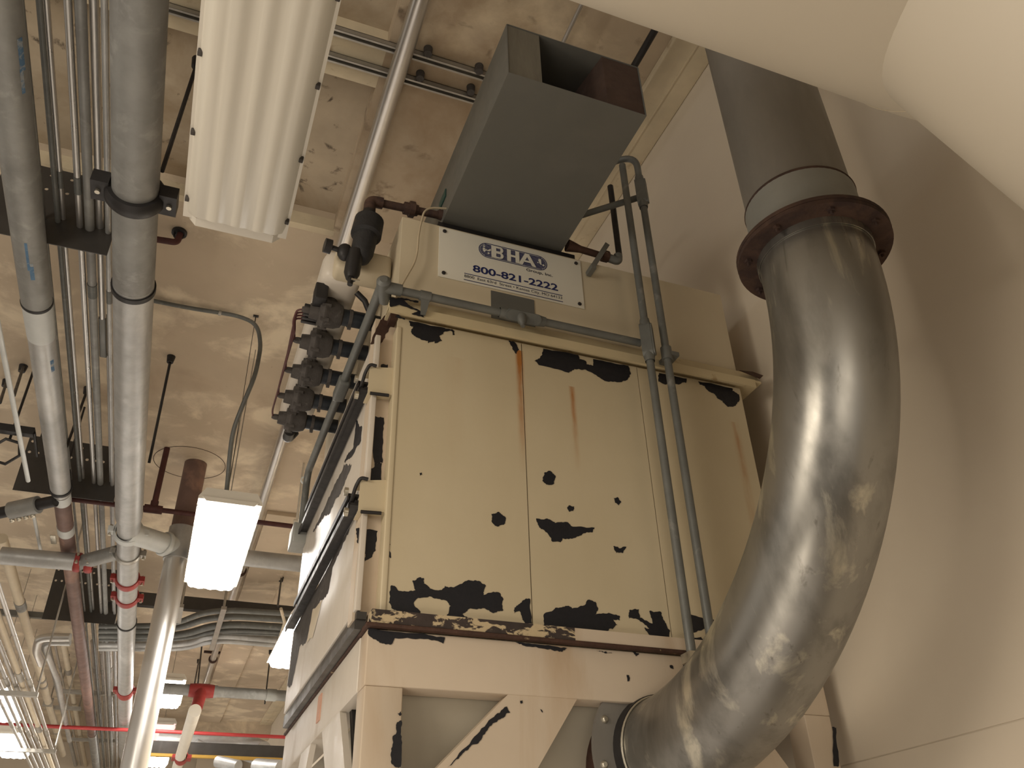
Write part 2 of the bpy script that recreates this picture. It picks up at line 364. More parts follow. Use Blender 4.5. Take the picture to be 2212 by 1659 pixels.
hol = [[(1175,1022),(1188,1017),(1200,1028),(1197,1045),(1185,1048),(1172,1040)], [(1062,1110),(1078,1106),(1092,1118),(1088,1134),(1074,1138),(1062,1128)],
       [(1325,1076),(1334,1074),(1342,1085),(1336,1092),(1328,1086)], [(1228,1092),(1240,1094),(1238,1104),(1230,1106),(1225,1098)],
       [(1158,1120),(1185,1122),(1200,1130),(1225,1128),(1238,1138),(1284,1140),(1280,1150),(1262,1152),(1245,1160),(1228,1165),(1215,1163),(1210,1172),(1192,1170),(1180,1150),(1165,1140)],
       cr([(1505,85),(1550,95),(1590,85),(1560,125),(1525,125)],780,1150,.3617)]
sx1, sx2 = ony(1140, 1080, YC).x, ony(1418, 1120, YC).x
ZB, ZT = .815, 1.905
for k, (a, b, chips) in enumerate(((XL, sx1, [A, B, F_, G, hol[1], [(906,1022),(911,1021),(912,1026),(907,1028)], cr([(1760,1215),(1795,1300),(1770,1360),(1800,1440),(1800,1520),(1740,1500),(1735,1300)],600,1000,.1356)]), (sx1, sx2, [Cc, hol[0], hol[2], hol[3], hol[4], hol[5], H, I_]), (sx2, XR, [D, E_, J, K]))):
    mb = MB().mat('front_paint'); mb.box(a + .0018, b - .0018, YC, YC + .02, ZB, ZT)
    if k == 0:  # folded return at the cabinet corner
        mb.box(XL - .002, XL + .018, YC - .004, YC + .07, ZB, ZT - .04, .004)
    mb.mat('bare')
    for c in chips:
        mb.chip([ony(p[0], p[1], YC) for p in c], (0, -1, 0), off=.0012 if k else .0012)
    part(mb, 'front_panel', 'front_paint', dc, ('left', 'middle', 'right')[k] + ' sheet panel of the front, cream with bare patches')
# carcass behind panels and recessed corner post
mb = MB().mat('paint'); mb.box(XL + .03, XR - .01, YC + .018, 3.88, .77, 1.99)
part(mb, 'cabinet_body', 'paint', dc)
mb = MB().mat('beam_paint'); mb.box(.462, XL + .03, YC + .055, YC + .12, .80, 1.925)
yp = YC + .055
mb.mat('bare')
for c in (cr([(1650,90),(1755,95),(1760,510),(1515,580),(1520,370),(1600,390),(1680,350),(1640,230)],600,775,.1356),
          cr([(1475,905),(1690,940),(1680,1300),(1670,1659),(1540,1659),(1500,1300),(1460,1200)],600,775,.1356),
          cr([(1540,2),(1660,2),(1630,600),(1410,680),(1430,600),(1405,430),(1470,340),(1470,100),(1540,60)],600,1000,.1356),
          cr([(1245,1045),(1590,1085),(1560,1400),(1500,1500),(1380,1580),(1400,1460),(1380,1300),(1260,1270)],600,1000,.1356)):
    mb.chip([ony(p[0], p[1], yp) for p in c], (0, -1, 0))
mb.mat('rustrim').chip([ony(p[0], p[1], yp) for p in cr([(960,970),(1110,990),(1080,1100),(1000,1250),(900,1440),(880,1600),(810,1600),(820,1420),(735,1430),(900,1040)],700,550,.1356)], (0, -1, 0))
part(mb, 'corner_post', 'beam_paint', dc, 'recessed corner post with bare dark patches')
# top rim flange: lower lip + sloping cap
mb = MB().mat('rim_paint'); mb.box(.494, 2.083, YC - .0385, 3.95, 1.924, 1.9335)
mb.prism([(.492, YC - .04, 1.935), (.492, YC - .04, 1.898), (.492, YC - .028, 1.898), (.492, YC - .028, 1.935)], (1.56, 0, 0))
mb.prism([(.494, YC - .034, 1.928), (.494, YC + .03, 1.928), (.494, YC + .012, 1.99), (.494, YC - .008, 1.99)], (1.59, 0, 0))
mb.mat('bare')
for c in (cr([(1040,680),(1200,690),(1500,740),(1500,770),(1250,720),(1400,830),(1600,930),(1590,1000),(1390,940),(1500,900),(1200,800),(1050,830)],700,550,.1356),
          cr([(1130,985),(1170,960),(1290,1015),(1290,1040),(1200,1020)],700,550,.1356)):
    mb.chip([ony(p[0], p[1], YC - .042) for p in c], (0, -1, 0))
part(mb, 'top_rim', 'rim_paint', dc, 'projecting rim between cabinet and top housing, rusting at its ends')
mb = MB().mat('rustrim'); mb.prism([(2.078, YC - .045, 1.945), (2.12, YC - .02, 1.985), (2.06, YC - .03, 1.985), (1.98, YC - .045, 1.965)], (0, .004, 0))
part(mb, 'rim_end', 'rustrim', dc, 'rusted rim corner')
mb = MB().mat('rustrim'); mb.box(.505, .531, YC + .0, 3.9, 1.90, 1.98); part(mb, 'side_rim', 'rustrim', dc, 'rusted side rim')
# top housing
mb = MB().mat('paint'); mb.box(.525, 2.0, YC, 3.90, 1.985, 2.412, .003)
part(mb, 'top_housing', 'paint', dc, 'plain cream box on top of the cabinet')
# grey bare rectangle under the sign
a, b = ony(1060, 628, YC), ony(1155, 690, YC)
mb = MB(); mb.box(a.x, b.x, YC - .003, YC + .001, 1.985, a.z); part(mb, 'cover_plate', 'hood_side', dc, 'grey cover plate below the sign')
# base rim with rusted edge
mb = MB().mat('peel'); mb.box(.505, 1.15, YC - .02, YC + .02, .778, .817)
mb.mat('beam_paint').box(1.15, 2.03, YC - .02, YC + .02, .778, .817)
mb.mat('beam_paint').box(.505, .53, YC + .02, 3.9, .778, .817)
part(mb, 'base_rim', 'peel', dc, 'rim at the cabinet foot, paint flaked off at its left end')
mb = MB(); mb.box(.490, 2.04, YC - .024, YC + .0, .766, .777, .002).box(.490, .53, YC, 3.96, .766, .777, .002)
part(mb, 'rim_edge', 'rustrim', dc, 'rust brown edge strip above the beam')
# support frame
def framepart(name, fn, chips=None, mat='beam_paint', label=None):
    mb = MB().mat(mat); fn(mb)
    if chips:
        mb.mat('bare')
        for c, y in chips: mb.chip([ony(p[0], p[1], y) for p in c], (0, -1, 0))
    return part(mb, name, mat, dc, label)
framepart('support_beam', lambda m: m.box(.50, 2.09, YC, YC + .09, .607, .765, .004),
          [(cr([(40,572),(300,602),(500,627),(490,665),(400,637),(200,632),(180,670),(110,660),(50,620)],780,1150,.3617), YC - .001),
           (cr([(920,655),(1080,672),(1230,692),(1200,715),(1130,697),(990,682)],780,1150,.3617), YC - .001),
           (cr([(1405,705),(1460,710),(1500,722),(1440,716)],780,1150,.3617), YC - .001),
           (cr([(1620,715),(1660,722),(1640,740)],780,1150,.3617), YC - .001),
           ([(1474,1420),(1497,1422),(1500,1440),(1490,1462),(1476,1452)], YC - .001),
           ([(1353,1458),(1359,1459),(1360,1470),(1355,1472)], YC - .001), ([(1446,1438),(1452,1437),(1454,1446),(1449,1444)], YC - .001)],
          label='front beam with dark flaked spots')
mbx = MB().mat('lit_side_paint'); mbx.box(.497, .58, YC + .09, 3.955, .607, .765, .004)
part(mbx, 'support_beam', 'lit_side_paint', dc, 'side beam running away from the front corner')
framepart('leg', lambda m: m.box(.502, .612, YC + .002, YC + .10, FLR, .607, .004),
          [(cr([(1900,930),(1970,900),(1968,1200),(1960,1640),(1880,1650),(1840,1610),(1800,1560),(1800,1420),(1830,1150),(1880,1120)],600,1434,.1356), YC),
           (cr([(1905,790),(1965,755),(1975,800),(1940,830)],600,1434,.1356), YC)], label='front left leg, flaked along its inner edge')
framepart('leg', lambda m: m.box(1.985, 2.09, YC + .002, YC + .10, FLR, .607, .004),
          [([(1797,1570),(1806,1572),(1812,1655),(1801,1655)], YC)], label='front right leg, rusty along the outside')
framepart('leg', lambda m: m.box(.502, .60, 3.86, 3.955, FLR, .607, .004), mat='lit_side_paint')
framepart('leg', lambda m: m.box(1.985, 2.09, 3.86, 3.955, FLR, .607, .004))
P = lambda x, z, y: Vector((x, y, z))
framepart('brace', lambda m: m.prism([P(.929, .607, YC + .004), P(1.153, .607, YC + .004), P(.612 + .225, .255 - .1, YC + .004), P(.612, .255, YC + .004), P(.612, .30, YC + .004)], (0, .05, 0)),
          [(cr([(870,1040),(890,1075),(840,1110),(760,1170),(700,1260),(660,1270),(600,1330),(515,1405),(660,1240),(780,1110)],780,1150,.3617), YC + .003),
           (cr([(950,1005),(963,1003),(965,1020),(955,1025)],780,1150,.3617), YC + .003), (cr([(1068,1055),(1085,1070),(1082,1078)],780,1150,.3617), YC + .003)],
          label='slanting front brace with flaked edge')
framepart('brace', lambda m: m.prism([P(1.55, .607, YC + .004), P(1.76, .607, YC + .004), P(1.985, .30, YC + .004), P(1.985, .10, YC + .004)], (0, .05, 0)))
framepart('brace', lambda m: m.prism([Vector((.50, 2.737, .607)), Vector((.50, 3.035, .607)), Vector((.50, 2.72, .25)), Vector((.50, 2.50, .06)), Vector((.50, 2.50, .31))], (.02, 0, 0)), mat='lit_side_paint')
framepart('brace', lambda m: m.prism([Vector((.53, 2.70, .607)), Vector((.53, 2.735, .607)), Vector((.53, 2.53, .25)), Vector((.53, 2.50, .25))], (.03, 0, 0)), mat='black', label='dark inner edge of the side brace')
framepart('brace', lambda m: m.prism([Vector((.50, 3.25, .607)), Vector((.50, 3.46, .607)), Vector((.50, 3.86, .10)), Vector((.50, 3.86, -.15))], (.02, 0, 0)), mat='lit_side_paint')
# hopper: funnel with round inlet stub
mb = MB().mat('hopper')
t = [Vector((.59, YC + .10, .61)), Vector((1.98, YC + .10, .61)), Vector((1.98, 3.85, .61)), Vector((.59, 3.85, .61))]
q = [Vector((1.05, 2.95, -.55)), Vector((1.5, 2.95, -.55)), Vector((1.5, 3.4, -.55)), Vector((1.05, 3.4, -.55))]
for i in range(4): mb.quad([t[i], t[(i + 1) % 4], q[(i + 1) % 4], q[i]])
mb.quad(t); mb.quad(q)
part(mb, 'hopper', 'hopper', dc)
IE = Vector((1.4357, 2.4199, .4698)); IH = Vector((math.cos(1.624), math.sin(1.624), 0))
mb = MB().mat('rustrim'); mb.cyl(IE + IH * .015, IE + IH * .34, .185, 48); part(mb, 'inlet_stub', 'rustrim', dc, 'rust stained round inlet')
# side doors with latch bars
XD = .463
Xv = lambda c, x: [onx(p[0], p[1], x) for p in c]
doors = ((1.665, 1.835), (1.235, 1.625), (.825, 1.175))
for k, (z0, z1) in enumerate(doors):
    mb = MB().mat('lit_side_paint'); mb.box(XD, .482, YC + .03, 3.82, z0, z1, .003)
    mb.mat('bare' if k < 2 else 'valve')
    if k == 0:
        mb.chip([Vector((XD, 3.1, 1.672)), Vector((XD, 3.75, 1.672)), Vector((XD, 3.7, 1.70)), Vector((XD, 3.3, 1.69))], (-1, 0, 0))
    if k == 1:
        mb.chip(Xv(cr([(1250,980),(1345,1080),(1330,1300),(1230,1480),(1100,1620),(1060,1659),(1130,1500),(1210,1400)],600,775,.1356), XD), (-1, 0, 0), .006)
        mb.mat('valve').chip(Xv(cr([(1060,20),(1180,20),(1090,260),(1000,500),(900,640),(820,820),(760,840),(650,1000),(560,1100),(700,800),(880,420)],600,1000,.1356), XD), (-1, 0, 0), .008)
        mb.mat('hood').chip([Vector((XD, 2.47, 1.25)), Vector((XD, 2.9, 1.245)), Vector((XD, 3.7, 1.245)), Vector((XD, 3.7, 1.26)), Vector((XD, 3.2, 1.27)), Vector((XD, 2.8, 1.265))], (-1, 0, 0), .006)
    if k == 2:
        mb.mat('valve').chip([Vector((XD, 2.62, 1.17)), Vector((XD, 3.78, 1.17)), Vector((XD, 3.80, .93)), Vector((XD, 3.66, .90)), Vector((XD, 3.55, 1.03)), Vector((XD, 3.3, 1.0)), Vector((XD, 3.12, 1.08)), Vector((XD, 2.95, 1.05)), Vector((XD, 2.9, 1.13)), Vector((XD, 2.7, 1.15))], (-1, 0, 0), .01)
        mb.mat('insul').chip([Vector((XD - .001, 3.05, 1.06)), Vector((XD - .001, 3.28, 1.10)), Vector((XD - .001, 3.35, .99)), Vector((XD - .001, 3.2, .97))], (-1, 0, 0), .008)
    d = part(mb, 'access_door', 'lit_side_paint', dc, ('top', 'middle', 'bottom')[k] + ' door on the side, flaked dark along its edge')
mb = MB().mat('plate'); mb.box(.47, .50, YC + .03, 3.85, .80, .822).box(XD + .005, .50, YC + .04, 3.84, .772, .80)
part(mb, 'door_sill', 'plate', dc, 'dark ledge under the bottom door')
for k, zb in enumerate((1.645, 1.205)):
    mb = MB().mat('black')
    for j, (dz, ex) in enumerate(((.022, 3.60), (-.024, 3.80))):
        mb.box(.428, XD, 2.50 if j == 0 else 2.47, ex, zb + dz - .004, zb + dz + .004)
        mb.box(.424, .430, 2.50 if j == 0 else 2.47, ex, zb + dz - .018, zb + dz + .004)
    mb.box(.45, XD, 2.5, 3.6, zb - .005, zb + .005)
    bar = part(mb, 'latch_bar', 'black', dc, 'long black latch bar of angle iron')
    for yy_, zz_ in ((2.50, zb + .03), (2.47, zb - .055)): mb = MB().mat('bolt'); mb.lathe((.425, yy_, zz_), (-1, 0, 0), [(0, 0), (0, .014), (.012, .014), (.014, 0)]); part(mb, 'bolt', 'bolt', bar)
    # sheet bracket from the corner post to the bar
    zc_ = zb - .012 if k == 0 else zb - .012
    mb = MB().mat('front_paint')
    mb.prism([Vector((.448, YC + .02, zc_ + .045)), Vector((.535, YC + .02, zc_ + .06)), Vector((.535, YC + .02, zc_ - .045)), Vector((.448, YC + .02, zc_ - .055))], (0, .004, 0))
    mb.prism([Vector((.448, YC + .02, zc_ + .045)), Vector((.535, YC + .02, zc_ + .06)), Vector((.535, YC + .09, zc_ + .06)), Vector((.448, YC + .09, zc_ + .045))], (0, 0, .004))
    mb.prism([Vector((.448, YC + .02, zc_ - .055)), Vector((.535, YC + .02, zc_ - .045)), Vector((.535, YC + .09, zc_ - .045)), Vector((.448, YC + .09, zc_ - .055))], (0, 0, -.004))
    part(mb, 'bracket', 'front_paint', dc)
    mb = MB().mat('black'); mb.sweep(rounded([(.47, YC + .012, zc_ + .052), (.446, YC + .012, zc_ + .055), (.436, YC + .03, zc_ + .03), (.434, YC + .10, zc_ - .01)], .012), .006, 10)
    mb.sweep([(.455, YC + .014, zc_ - .062), (.52, YC + .014, zc_ - .058)], .006, 8)
    part(mb, 'hook', 'black', dc)
# small tag on the side beam
a = onx(690, 1530, .496)
mb = MB(); mb.box(.493, .497, a.y - .03, a.y + .03, a.z - .045, a.z + .045); part(mb, 'tag_plate', 'tag', dc, 'small pink tag on the side beam')

# =================================================================== SIGN
SY = YC - .0045
sg = thing('company_sign', 'white metal sign with company name, phone number and street address on the top housing', 'sign', (.98, SY, 2.14))
s0, s1, sz0, sz1 = .677, 1.300, 2.143, 2.402
mb = MB(); mb.box(s0, s1, SY, YC - .001, sz0, sz1, .001); part(mb, 'sign_plate', 'sign', sg)
for x in (s0 + .022, s1 - .022):
    for z in (sz0 + .02, sz1 - .02):
        mb = MB(); mb.lathe((x, SY, z), (0, -1, 0), [(0, .008), (.004, .008), (.006, .004), (.006, 0)], 16); part(mb, 'screw', 'black', sg)
def lettering(body, pa, pb, pc, mat, bold=.0, name='lettering', y=SY - .001, squeeze=None):
    """pa: sight line to lower-left of text, pb: lower right, pc: upper left"""
    a, b, c = ony(*pa, YC), ony(*pb, YC), ony(*pc, YC)
    cu = bpy.data.curves.new('t', 'FONT'); cu.body = body; cu.size = 1; cu.offset = bold; cu.extrude = 0
    o = bpy.data.objects.new('t', cu); C.objects.link(o)
    bpy.context.view_layer.update()
    me = bpy.data.meshes.new_from_object(o.evaluated_get(bpy.context.evaluated_depsgraph_get()))
    bpy.data.objects.remove(o)
    xs = [v.co.x for v in me.vertices]; ys = [v.co.y for v in me.vertices]
    x0, x1, y0, y1_ = min(xs), max(xs), min(ys), max(ys)
    zb = (a.z + b.z) / 2; h = c.z - a.z
    for v in me.vertices:
        v.co = Vector((a.x + (v.co.x - x0) / (x1 - x0) * (b.x - a.x), y, zb + (v.co.y - y0) / (y1_ - y0) * h))
    me.name = name; me.materials.clear(); me.materials.append(M[mat])
    ob = bpy.data.objects.new(name, me); C.objects.link(ob); ob.parent = sg; ob.matrix_parent_inverse = Matrix.Translation(-Vector(sg.location))
    ob['label'] = 'writing: ' + body
    return ob
lettering('800-821-2222', (1020.5, 588), (1204.5, 631), (1020, 573), 'navy', .022)
lettering('8800  East 63rd  Street \u2022 Kansas City, MO 64133', (1002, 601.5), (1213.6, 650.5), (1002, 594), 'ink', .0)
lettering('Group, Inc.', (1136, 589), (1193, 601.5), (1136, 581.5), 'ink', .012)
for pa, pb in (((1002, 591), (1213.6, 641)), ((1001, 604), (1215, 655))):
    a, b = ony(*pa, YC), ony(*pb, YC); z = (a.z + b.z) / 2
    mb = MB(); mb.box(a.x, b.x, SY - .0015, SY, z - .0012, z + .0012); part(mb, 'ruled_line', 'navy', sg)
a, b = ony(1033, 536, YC), ony(1181, 576, YC); cx, cz = (a.x + b.x) / 2, (a.z + b.z) / 2; hw = (b.x - a.x) / 2
hh = (ony(1106, 541, YC).z - ony(1106, 572, YC).z) / 2
hh = max(.028, min(.042, hh)) 
def capsule(hw, hh, n=16):
    pts = []
    for k in range(n + 1): t = -PI / 2 + PI * k / n; pts.append((hw - hh + hh * math.cos(t), hh * math.sin(t)))
    for k in range(n + 1): t = PI / 2 + PI * k / n; pts.append((-hw + hh + hh * math.cos(t), hh * math.sin(t)))
    return pts
mb = MB().mat('navy')
o_ = [Vector((cx + p[0], SY - .0012, cz + p[1])) for p in capsule(hw, hh)]; i_ = [Vector((cx + p[0], SY - .0012, cz + p[1])) for p in capsule(hw - .0035, hh - .0035)]
for k in range(len(o_)): mb.quad([o_[k], o_[(k + 1) % len(o_)], i_[(k + 1) % len(o_)], i_[k]])
nst = 11
for k in range(nst):      # blue bars of the emblem
    z = -hh + .006 + (2 * hh - .012) * (k + .5) / nst; t = (2 * hh - .012) / nst * .36
    w_ = hw - hh + math.sqrt(max(0, (hh - .006) ** 2 - z * z))
    mb.quad([(cx - w_, SY - .0012, cz + z - t), (cx + w_, SY - .0012, cz + z - t), (cx + w_, SY - .0012, cz + z + t), (cx - w_, SY - .0012, cz + z + t)])
part(mb, 'emblem', 'navy', sg, 'blue barred capsule emblem')
mb = MB().mat('sign')     # pale land shapes on the globe ends
for sx in (-1, 1):
    for j in range(9):
        r = random.uniform(.004, .009); an = random.uniform(0, 6.28); d = random.uniform(0, .02)
        c0 = Vector((cx + sx * (hw - hh * .8) + d * math.cos(an), SY - .0016 - .00004 * (j + 9 * (sx > 0)), cz + d * math.sin(an)))
        mb.quad([c0 + Vector((r * math.cos(q) * random.uniform(.5, 1.2), 0, r * math.sin(q) * random.uniform(.5, 1.2))) for q in (0, 1.2, 2.4, 3.8, 5)])
part(mb, 'land_shapes', 'sign', sg)
# the three big letters, drawn stroke by stroke
LY = SY - .002; lay = [0]
def lbar(m, x0, z0, x1, z1):
    lay[0] += 1; y = LY - .00012 * (lay[0] % 9); m.quad([(x0, y, z0), (x1, y, z0), (x1, y, z1), (x0, y, z1)])
zt_, zb_, xu = cz + hh * .80, cz - hh * .80, hw
mb = MB().mat('sign'); x0 = cx - .62 * xu; H_ = zt_ - zb_; st = H_ * .22
lbar(mb, x0 - .003, zb_, x0 + st * 1.3, zt_)
for zc0, hr in ((zt_ - H_ * .26, H_ * .26), (zb_ + H_ * .27, H_ * .27)):
    xc = x0 + .22 * xu
    for sg_ in (1, -1): lbar(mb, x0 - .003, zc0 + sg_ * hr - (st * .62 if sg_ > 0 else 0), xc, zc0 + sg_ * hr + (0 if sg_ > 0 else st * .62))
    for k in range(12):
        t0, t1 = -PI / 2 + PI * k / 12, -PI / 2 + PI * (k + 1) / 12; ri = hr - st * .62
        f = lambda r_, rx, t: (xc + rx * math.cos(t), LY - .0012 - (.00012 if zc0 > cz else 0), zc0 + r_ * math.sin(t))
        mb.quad([f(ri, hr * .95 - st * .9, t0), f(hr, hr * .95, t0), f(hr, hr * .95, t1), f(ri, hr * .95 - st * .9, t1)])
part(mb, 'lettering', 'sign', sg, 'writing: B')
mb = MB().mat('sign'); x0 = cx - .19 * xu; x1 = cx + .17 * xu
lbar(mb, x0, zb_, x0 + st * 1.25, zt_); lbar(mb, x1 - st * 1.25, zb_, x1, zt_); lbar(mb, x0, cz - st * .4, x1, cz + st * .4)
part(mb, 'lettering', 'sign', sg, 'writing: H')
mb = MB().mat('sign'); x0 = cx + .14 * xu; x1 = cx + .66 * xu; xm2 = (x0 + x1) / 2; q = st * 1.3
mb.quad([(x0, LY, zb_), (x0 + q, LY, zb_), (xm2 + q * .45, LY, zt_), (xm2 - q * .5, LY, zt_)]); yq_ = LY - .0013; mb.quad([(x1 - q, yq_, zb_), (x1, yq_, zb_), (xm2 + q * .5, yq_, zt_), (xm2 - q * .45, yq_, zt_)])
LY -= .0025; lbar(mb, x0 + q * .8, cz - hh * .42, x1 - q * .8, cz - hh * .42 + st * .7)
part(mb, 'lettering', 'sign', sg, 'writing: A')

# =================================================================== EXHAUST HOOD DUCT ON TOP
ZH = 2.475
n0, n1 = onz(1097, 163, ZH), onz(1399, 244, ZH)
hx0, hx1, hy = n0.x, n1.x, (n0.y + n1.y) / 2; hz1 = ony(1086, 49, hy).z
eh = thing('exhaust_hood', 'dark grey sheet metal outlet hood jutting forward from the top of the cream collector', 'duct', ((hx0 + hx1) / 2, 2.5, 2.41))
mb = MB().mat('hood'); mb.box(hx0, hx1, hy, 3.1, ZH, ZH + .003)
part(mb, 'bottom_sheet', 'hood', eh)
mb = MB().mat('hood_side'); mb.box(hx0 - .003, hx0, hy, 3.1, ZH, hz1); part(mb, 'side_sheet', 'hood_side', eh)
mb = MB().mat('hood_side'); mb.box(hx1, hx1 + .003, hy, 3.1, ZH, hz1); part(mb, 'side_sheet', 'hood_side', eh)
mb = MB().mat('hood'); mb.box(hx0, hx1, hy - .0, 3.1, hz1, hz1 + .003); part(mb, 'top_sheet', 'hood', eh)
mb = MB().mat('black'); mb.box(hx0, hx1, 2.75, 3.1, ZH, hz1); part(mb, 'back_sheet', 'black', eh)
mb = MB().mat('baffle'); mb.box(hx0 + .002, hx0 + .125, hy + .004, 2.4, ZH + .003, hz1); part(mb, 'baffle', 'baffle', eh, 'grey brown baffle')
mb = MB().mat('rust_dark'); mb.prism([(hx1 - .15, hy + .004, ZH + .003), (hx1 - .002, hy + .004, ZH + .003), (hx1 - .002, 2.4, ZH + .003), (hx1 - .26, 2.4, ZH + .003)], (0, 0, hz1 - ZH - .003)); part(mb, 'baffle', 'rust_dark', eh, 'rusty baffle')
mb = MB().mat('black'); mb.box(hx0 - .02, 1.30, YC + .04, 3.2, 2.412, ZH, .002); part(mb, 'shade_frame', 'rustrim', eh, 'black frame under the hood, standing in for shade')  # black fills the gap under the hood where shade falls
g0 = onx(955, 433, hx0 - .006)
mb = MB(); mb.box(hx0 - .008, hx0 - .003, g0.y - .05, g0.y + .04, g0.z - .022, g0.z + .022, .002); part(mb, 'label_plate', 'green', eh, 'small green label')

# =================================================================== STEEL ELBOW AND RISER
EX, EY, EZ, ER, Er = 1.492, 1.361, 1.531, 1.061, .156
Cn = Vector((EX, EY, EZ)) + IH * ER; up = Vector((0, 0, 1))
pts = [Vector((EX, EY, 1.605)), Vector((EX, EY, EZ + .03))] + [Cn - IH * ER * math.cos(a) - up * ER * math.sin(a) for a in [PI / 2 * k / 40 for k in range(41)]]
el = thing('elbow_duct', 'large worn steel elbow duct curving from the hopper inlet up to the rusty flange', 'duct', (EX, EY, EZ - ER))
mb = MB(); mb.sweep(pts, Er, 56, caps=False); part(mb, 'elbow', 'elbow', el)
FZ = 1.612
mb = MB(); mb.ring((EX, EY, FZ), up, Er + .0, .213, .014, 64)
part(mb, 'upper_flange', 'rust', el, 'rusty round flange')
mb = MB(); mb.lathe((EX, EY, FZ - .03), up, [(0, Er + .001), (.0, Er + .004), (.024, Er + .005), (.024, Er)], 56); part(mb, 'collar', 'elbow', el)
for k in range(8):
    t = 2 * PI * k / 8 + .35; c = Vector((EX + .188 * math.cos(t), EY + .188 * math.sin(t), FZ - .007))
    mb = MB(); mb.lathe(c, (0, 0, -1), [(0, .011), (.009, .011), (.009, .005), (.02, .005), (.02, 0)], 6); part(mb, 'bolt', 'rust', el)
mb = MB(); mb.ring(IE + IH * .012, IH, Er + .004, .235, .012, 64); part(mb, 'lower_flange', 'duct', el, 'brown grey flange at the hopper inlet')
mb = MB(); mb.lathe(IE - IH * .03, IH, [(0, Er + .001), (0, Er + .010), (.036, Er + .012), (.036, Er)], 56); part(mb, 'collar', 'black', el)
mb = MB(); mb.torus(IE - IH * .032, IH, Er + .004, .0035, n=60, seg=8); part(mb, 'weld_bead', 'bolt', el)
sdv = IH.cross(up)
for k in range(10):
    t = 2 * PI * k / 10 + .2; c = IE + IH * .006 + (sdv * math.cos(t) + up * math.sin(t)) * .208
    mb = MB(); mb.lathe(c, -IH, [(0, .012), (.004, .012), (.010, .007), (.010, 0)], 12); part(mb, 'bolt', 'bolt', el)
ru = thing('riser_duct', 'dark grey round duct rising from the rusty flange behind the white duct', 'duct', (EX, EY, FZ))
jz = ony(1740, 352, EY - .15).z
mb = MB(); mb.cyl((EX, EY, FZ + .02), (EX, EY, jz), Er + .004, 56); part(mb, 'sleeve', 'sleeve', ru, 'lighter grey sleeve')
mb = MB(); mb.sweep([(EX, EY, jz - .02), (EX, EY, ZC - .01)], Er - .003, 56, caps=False); part(mb, 'pipe', 'duct', ru)
mb = MB(); mb.torus((EX, EY, jz), up, Er + .0, .006, n=60, seg=8); part(mb, 'weld_bead', 'rust', ru)
mb = MB(); mb.ring((EX, EY, FZ + .014), up, Er, .214, .012, 64); part(mb, 'flange', 'rust', ru, 'rusty flange')

# =================================================================== BIG WHITE DUCT OVERHEAD
wd = thing('white_duct', 'huge white jacketed duct crossing overhead in the upper right corner', 'duct', (.5, .495, 1.83))
R_ = .45; wc = Vector((0, .495, 1.83))
end = 1.36
pts = [Vector((-1.6, wc.y, wc.z)), Vector((end, wc.y, wc.z))]; rr = [R_, R_]
for k in range(1, 15): t = k / 14 * PI / 2; pts.append(Vector((end + .52 * math.sin(t), wc.y, wc.z))); rr.append(max(.002, R_ * math.cos(t)))
mb = MB(); mb.sweep(pts, rr, 96); part(mb, 'jacket', 'white', wd)
mb = MB(); mb.torus((1.30, wc.y, wc.z), (1, 0, 0), R_ + .0005, .0016, n=90, seg=6); part(mb, 'seam', 'insul', wd)
r1_, r2_ = ray(1990, 268).normalized(), ray(2212, 455).normalized()
nb = r1_.cross(r2_).normalized()
if nb.y > 0: nb = -nb
b0, b1 = r1_ * 2.12 + nb * .38, r2_ * 2.20 + nb * .38
bd = (b1 - b0).normalized()
mb = MB(); mb.sweep([b0 - bd * .30, b0 + bd * .70], .38, 72); part(mb, 'branch', 'white', wd, 'branch sloping down to the right')

# =================================================================== CONDUITS ON THE COLLECTOR
def conduit_body(cc, ax, out, L=.15, w_=.036):
    """oval conduit fitting with gasketed cover"""
    cc, ax, out = Vector(cc), Vector(ax).normalized(), Vector(out).normalized(); m = MB().mat('greyconduit'); sd = ax.cross(out)
    prof = []
    for k in range(12): t = PI * k / 11; prof.append(cc + ax * (L / 2 - w_ / 2) * (1) + (ax * math.sin(t) + sd * math.cos(t)) * w_ / 2)
    for k in range(12): t = PI + PI * k / 11; prof.append(cc - ax * (L / 2 - w_ / 2) + (ax * math.sin(t) + sd * math.cos(t)) * w_ / 2)
    m.prism([p_ - out * w_ * .5 for p_ in prof], out * w_ * .95)
    m.prism([cc + (p_ - cc) * .92 + out * w_ * .42 for p_ in prof], out * .008)
    m.lathe(cc - ax * L * .62, ax, [(0, .019), (L * .18, .022), (L * 1.06, .022), (L * 1.24, .019)], 20)
    return m
gr = 'grey conduits strapped to the collector'
rc_ = .0155
# vertical one
x1c, x2c = 1.513, 1.594
cv = thing('conduit_run', 'left one of the two upright grey conduits in front of the collector, with tee fitting', 'conduit', (x1c, 2.3, -.5), gr)
mb = MB(); mb.cyl((x1c, 2.30, .3), (x1c, 2.30, 2.97), rc_, 20); part(mb, 'tube', 'greyconduit', cv)
z = ony(1397, 735, 2.3).z; part(conduit_body((x1c, 2.30, z), (0, 0, 1), (.75, -.65, 0), .165, .044), 'tee_fitting', 'greyconduit', cv)
mb = MB().mat('bolt'); mb.box(x1c - .022, x1c + .03, 2.275, 2.33, .715, .745); part(mb, 'strap', 'bolt', cv)
cv = thing('conduit_run', 'right one of the two upright grey conduits, bending back above the hood', 'conduit', (x2c, 2.3, -.5), gr)
mb = MB(); mb.sweep(rounded([(x2c, 2.30, .3), (x2c, 2.30, 3.07), (x2c - .13, 2.42, 3.07), (x2c - .30, 2.75, 3.0)], .12), rc_, 20); part(mb, 'tube', 'greyconduit', cv)
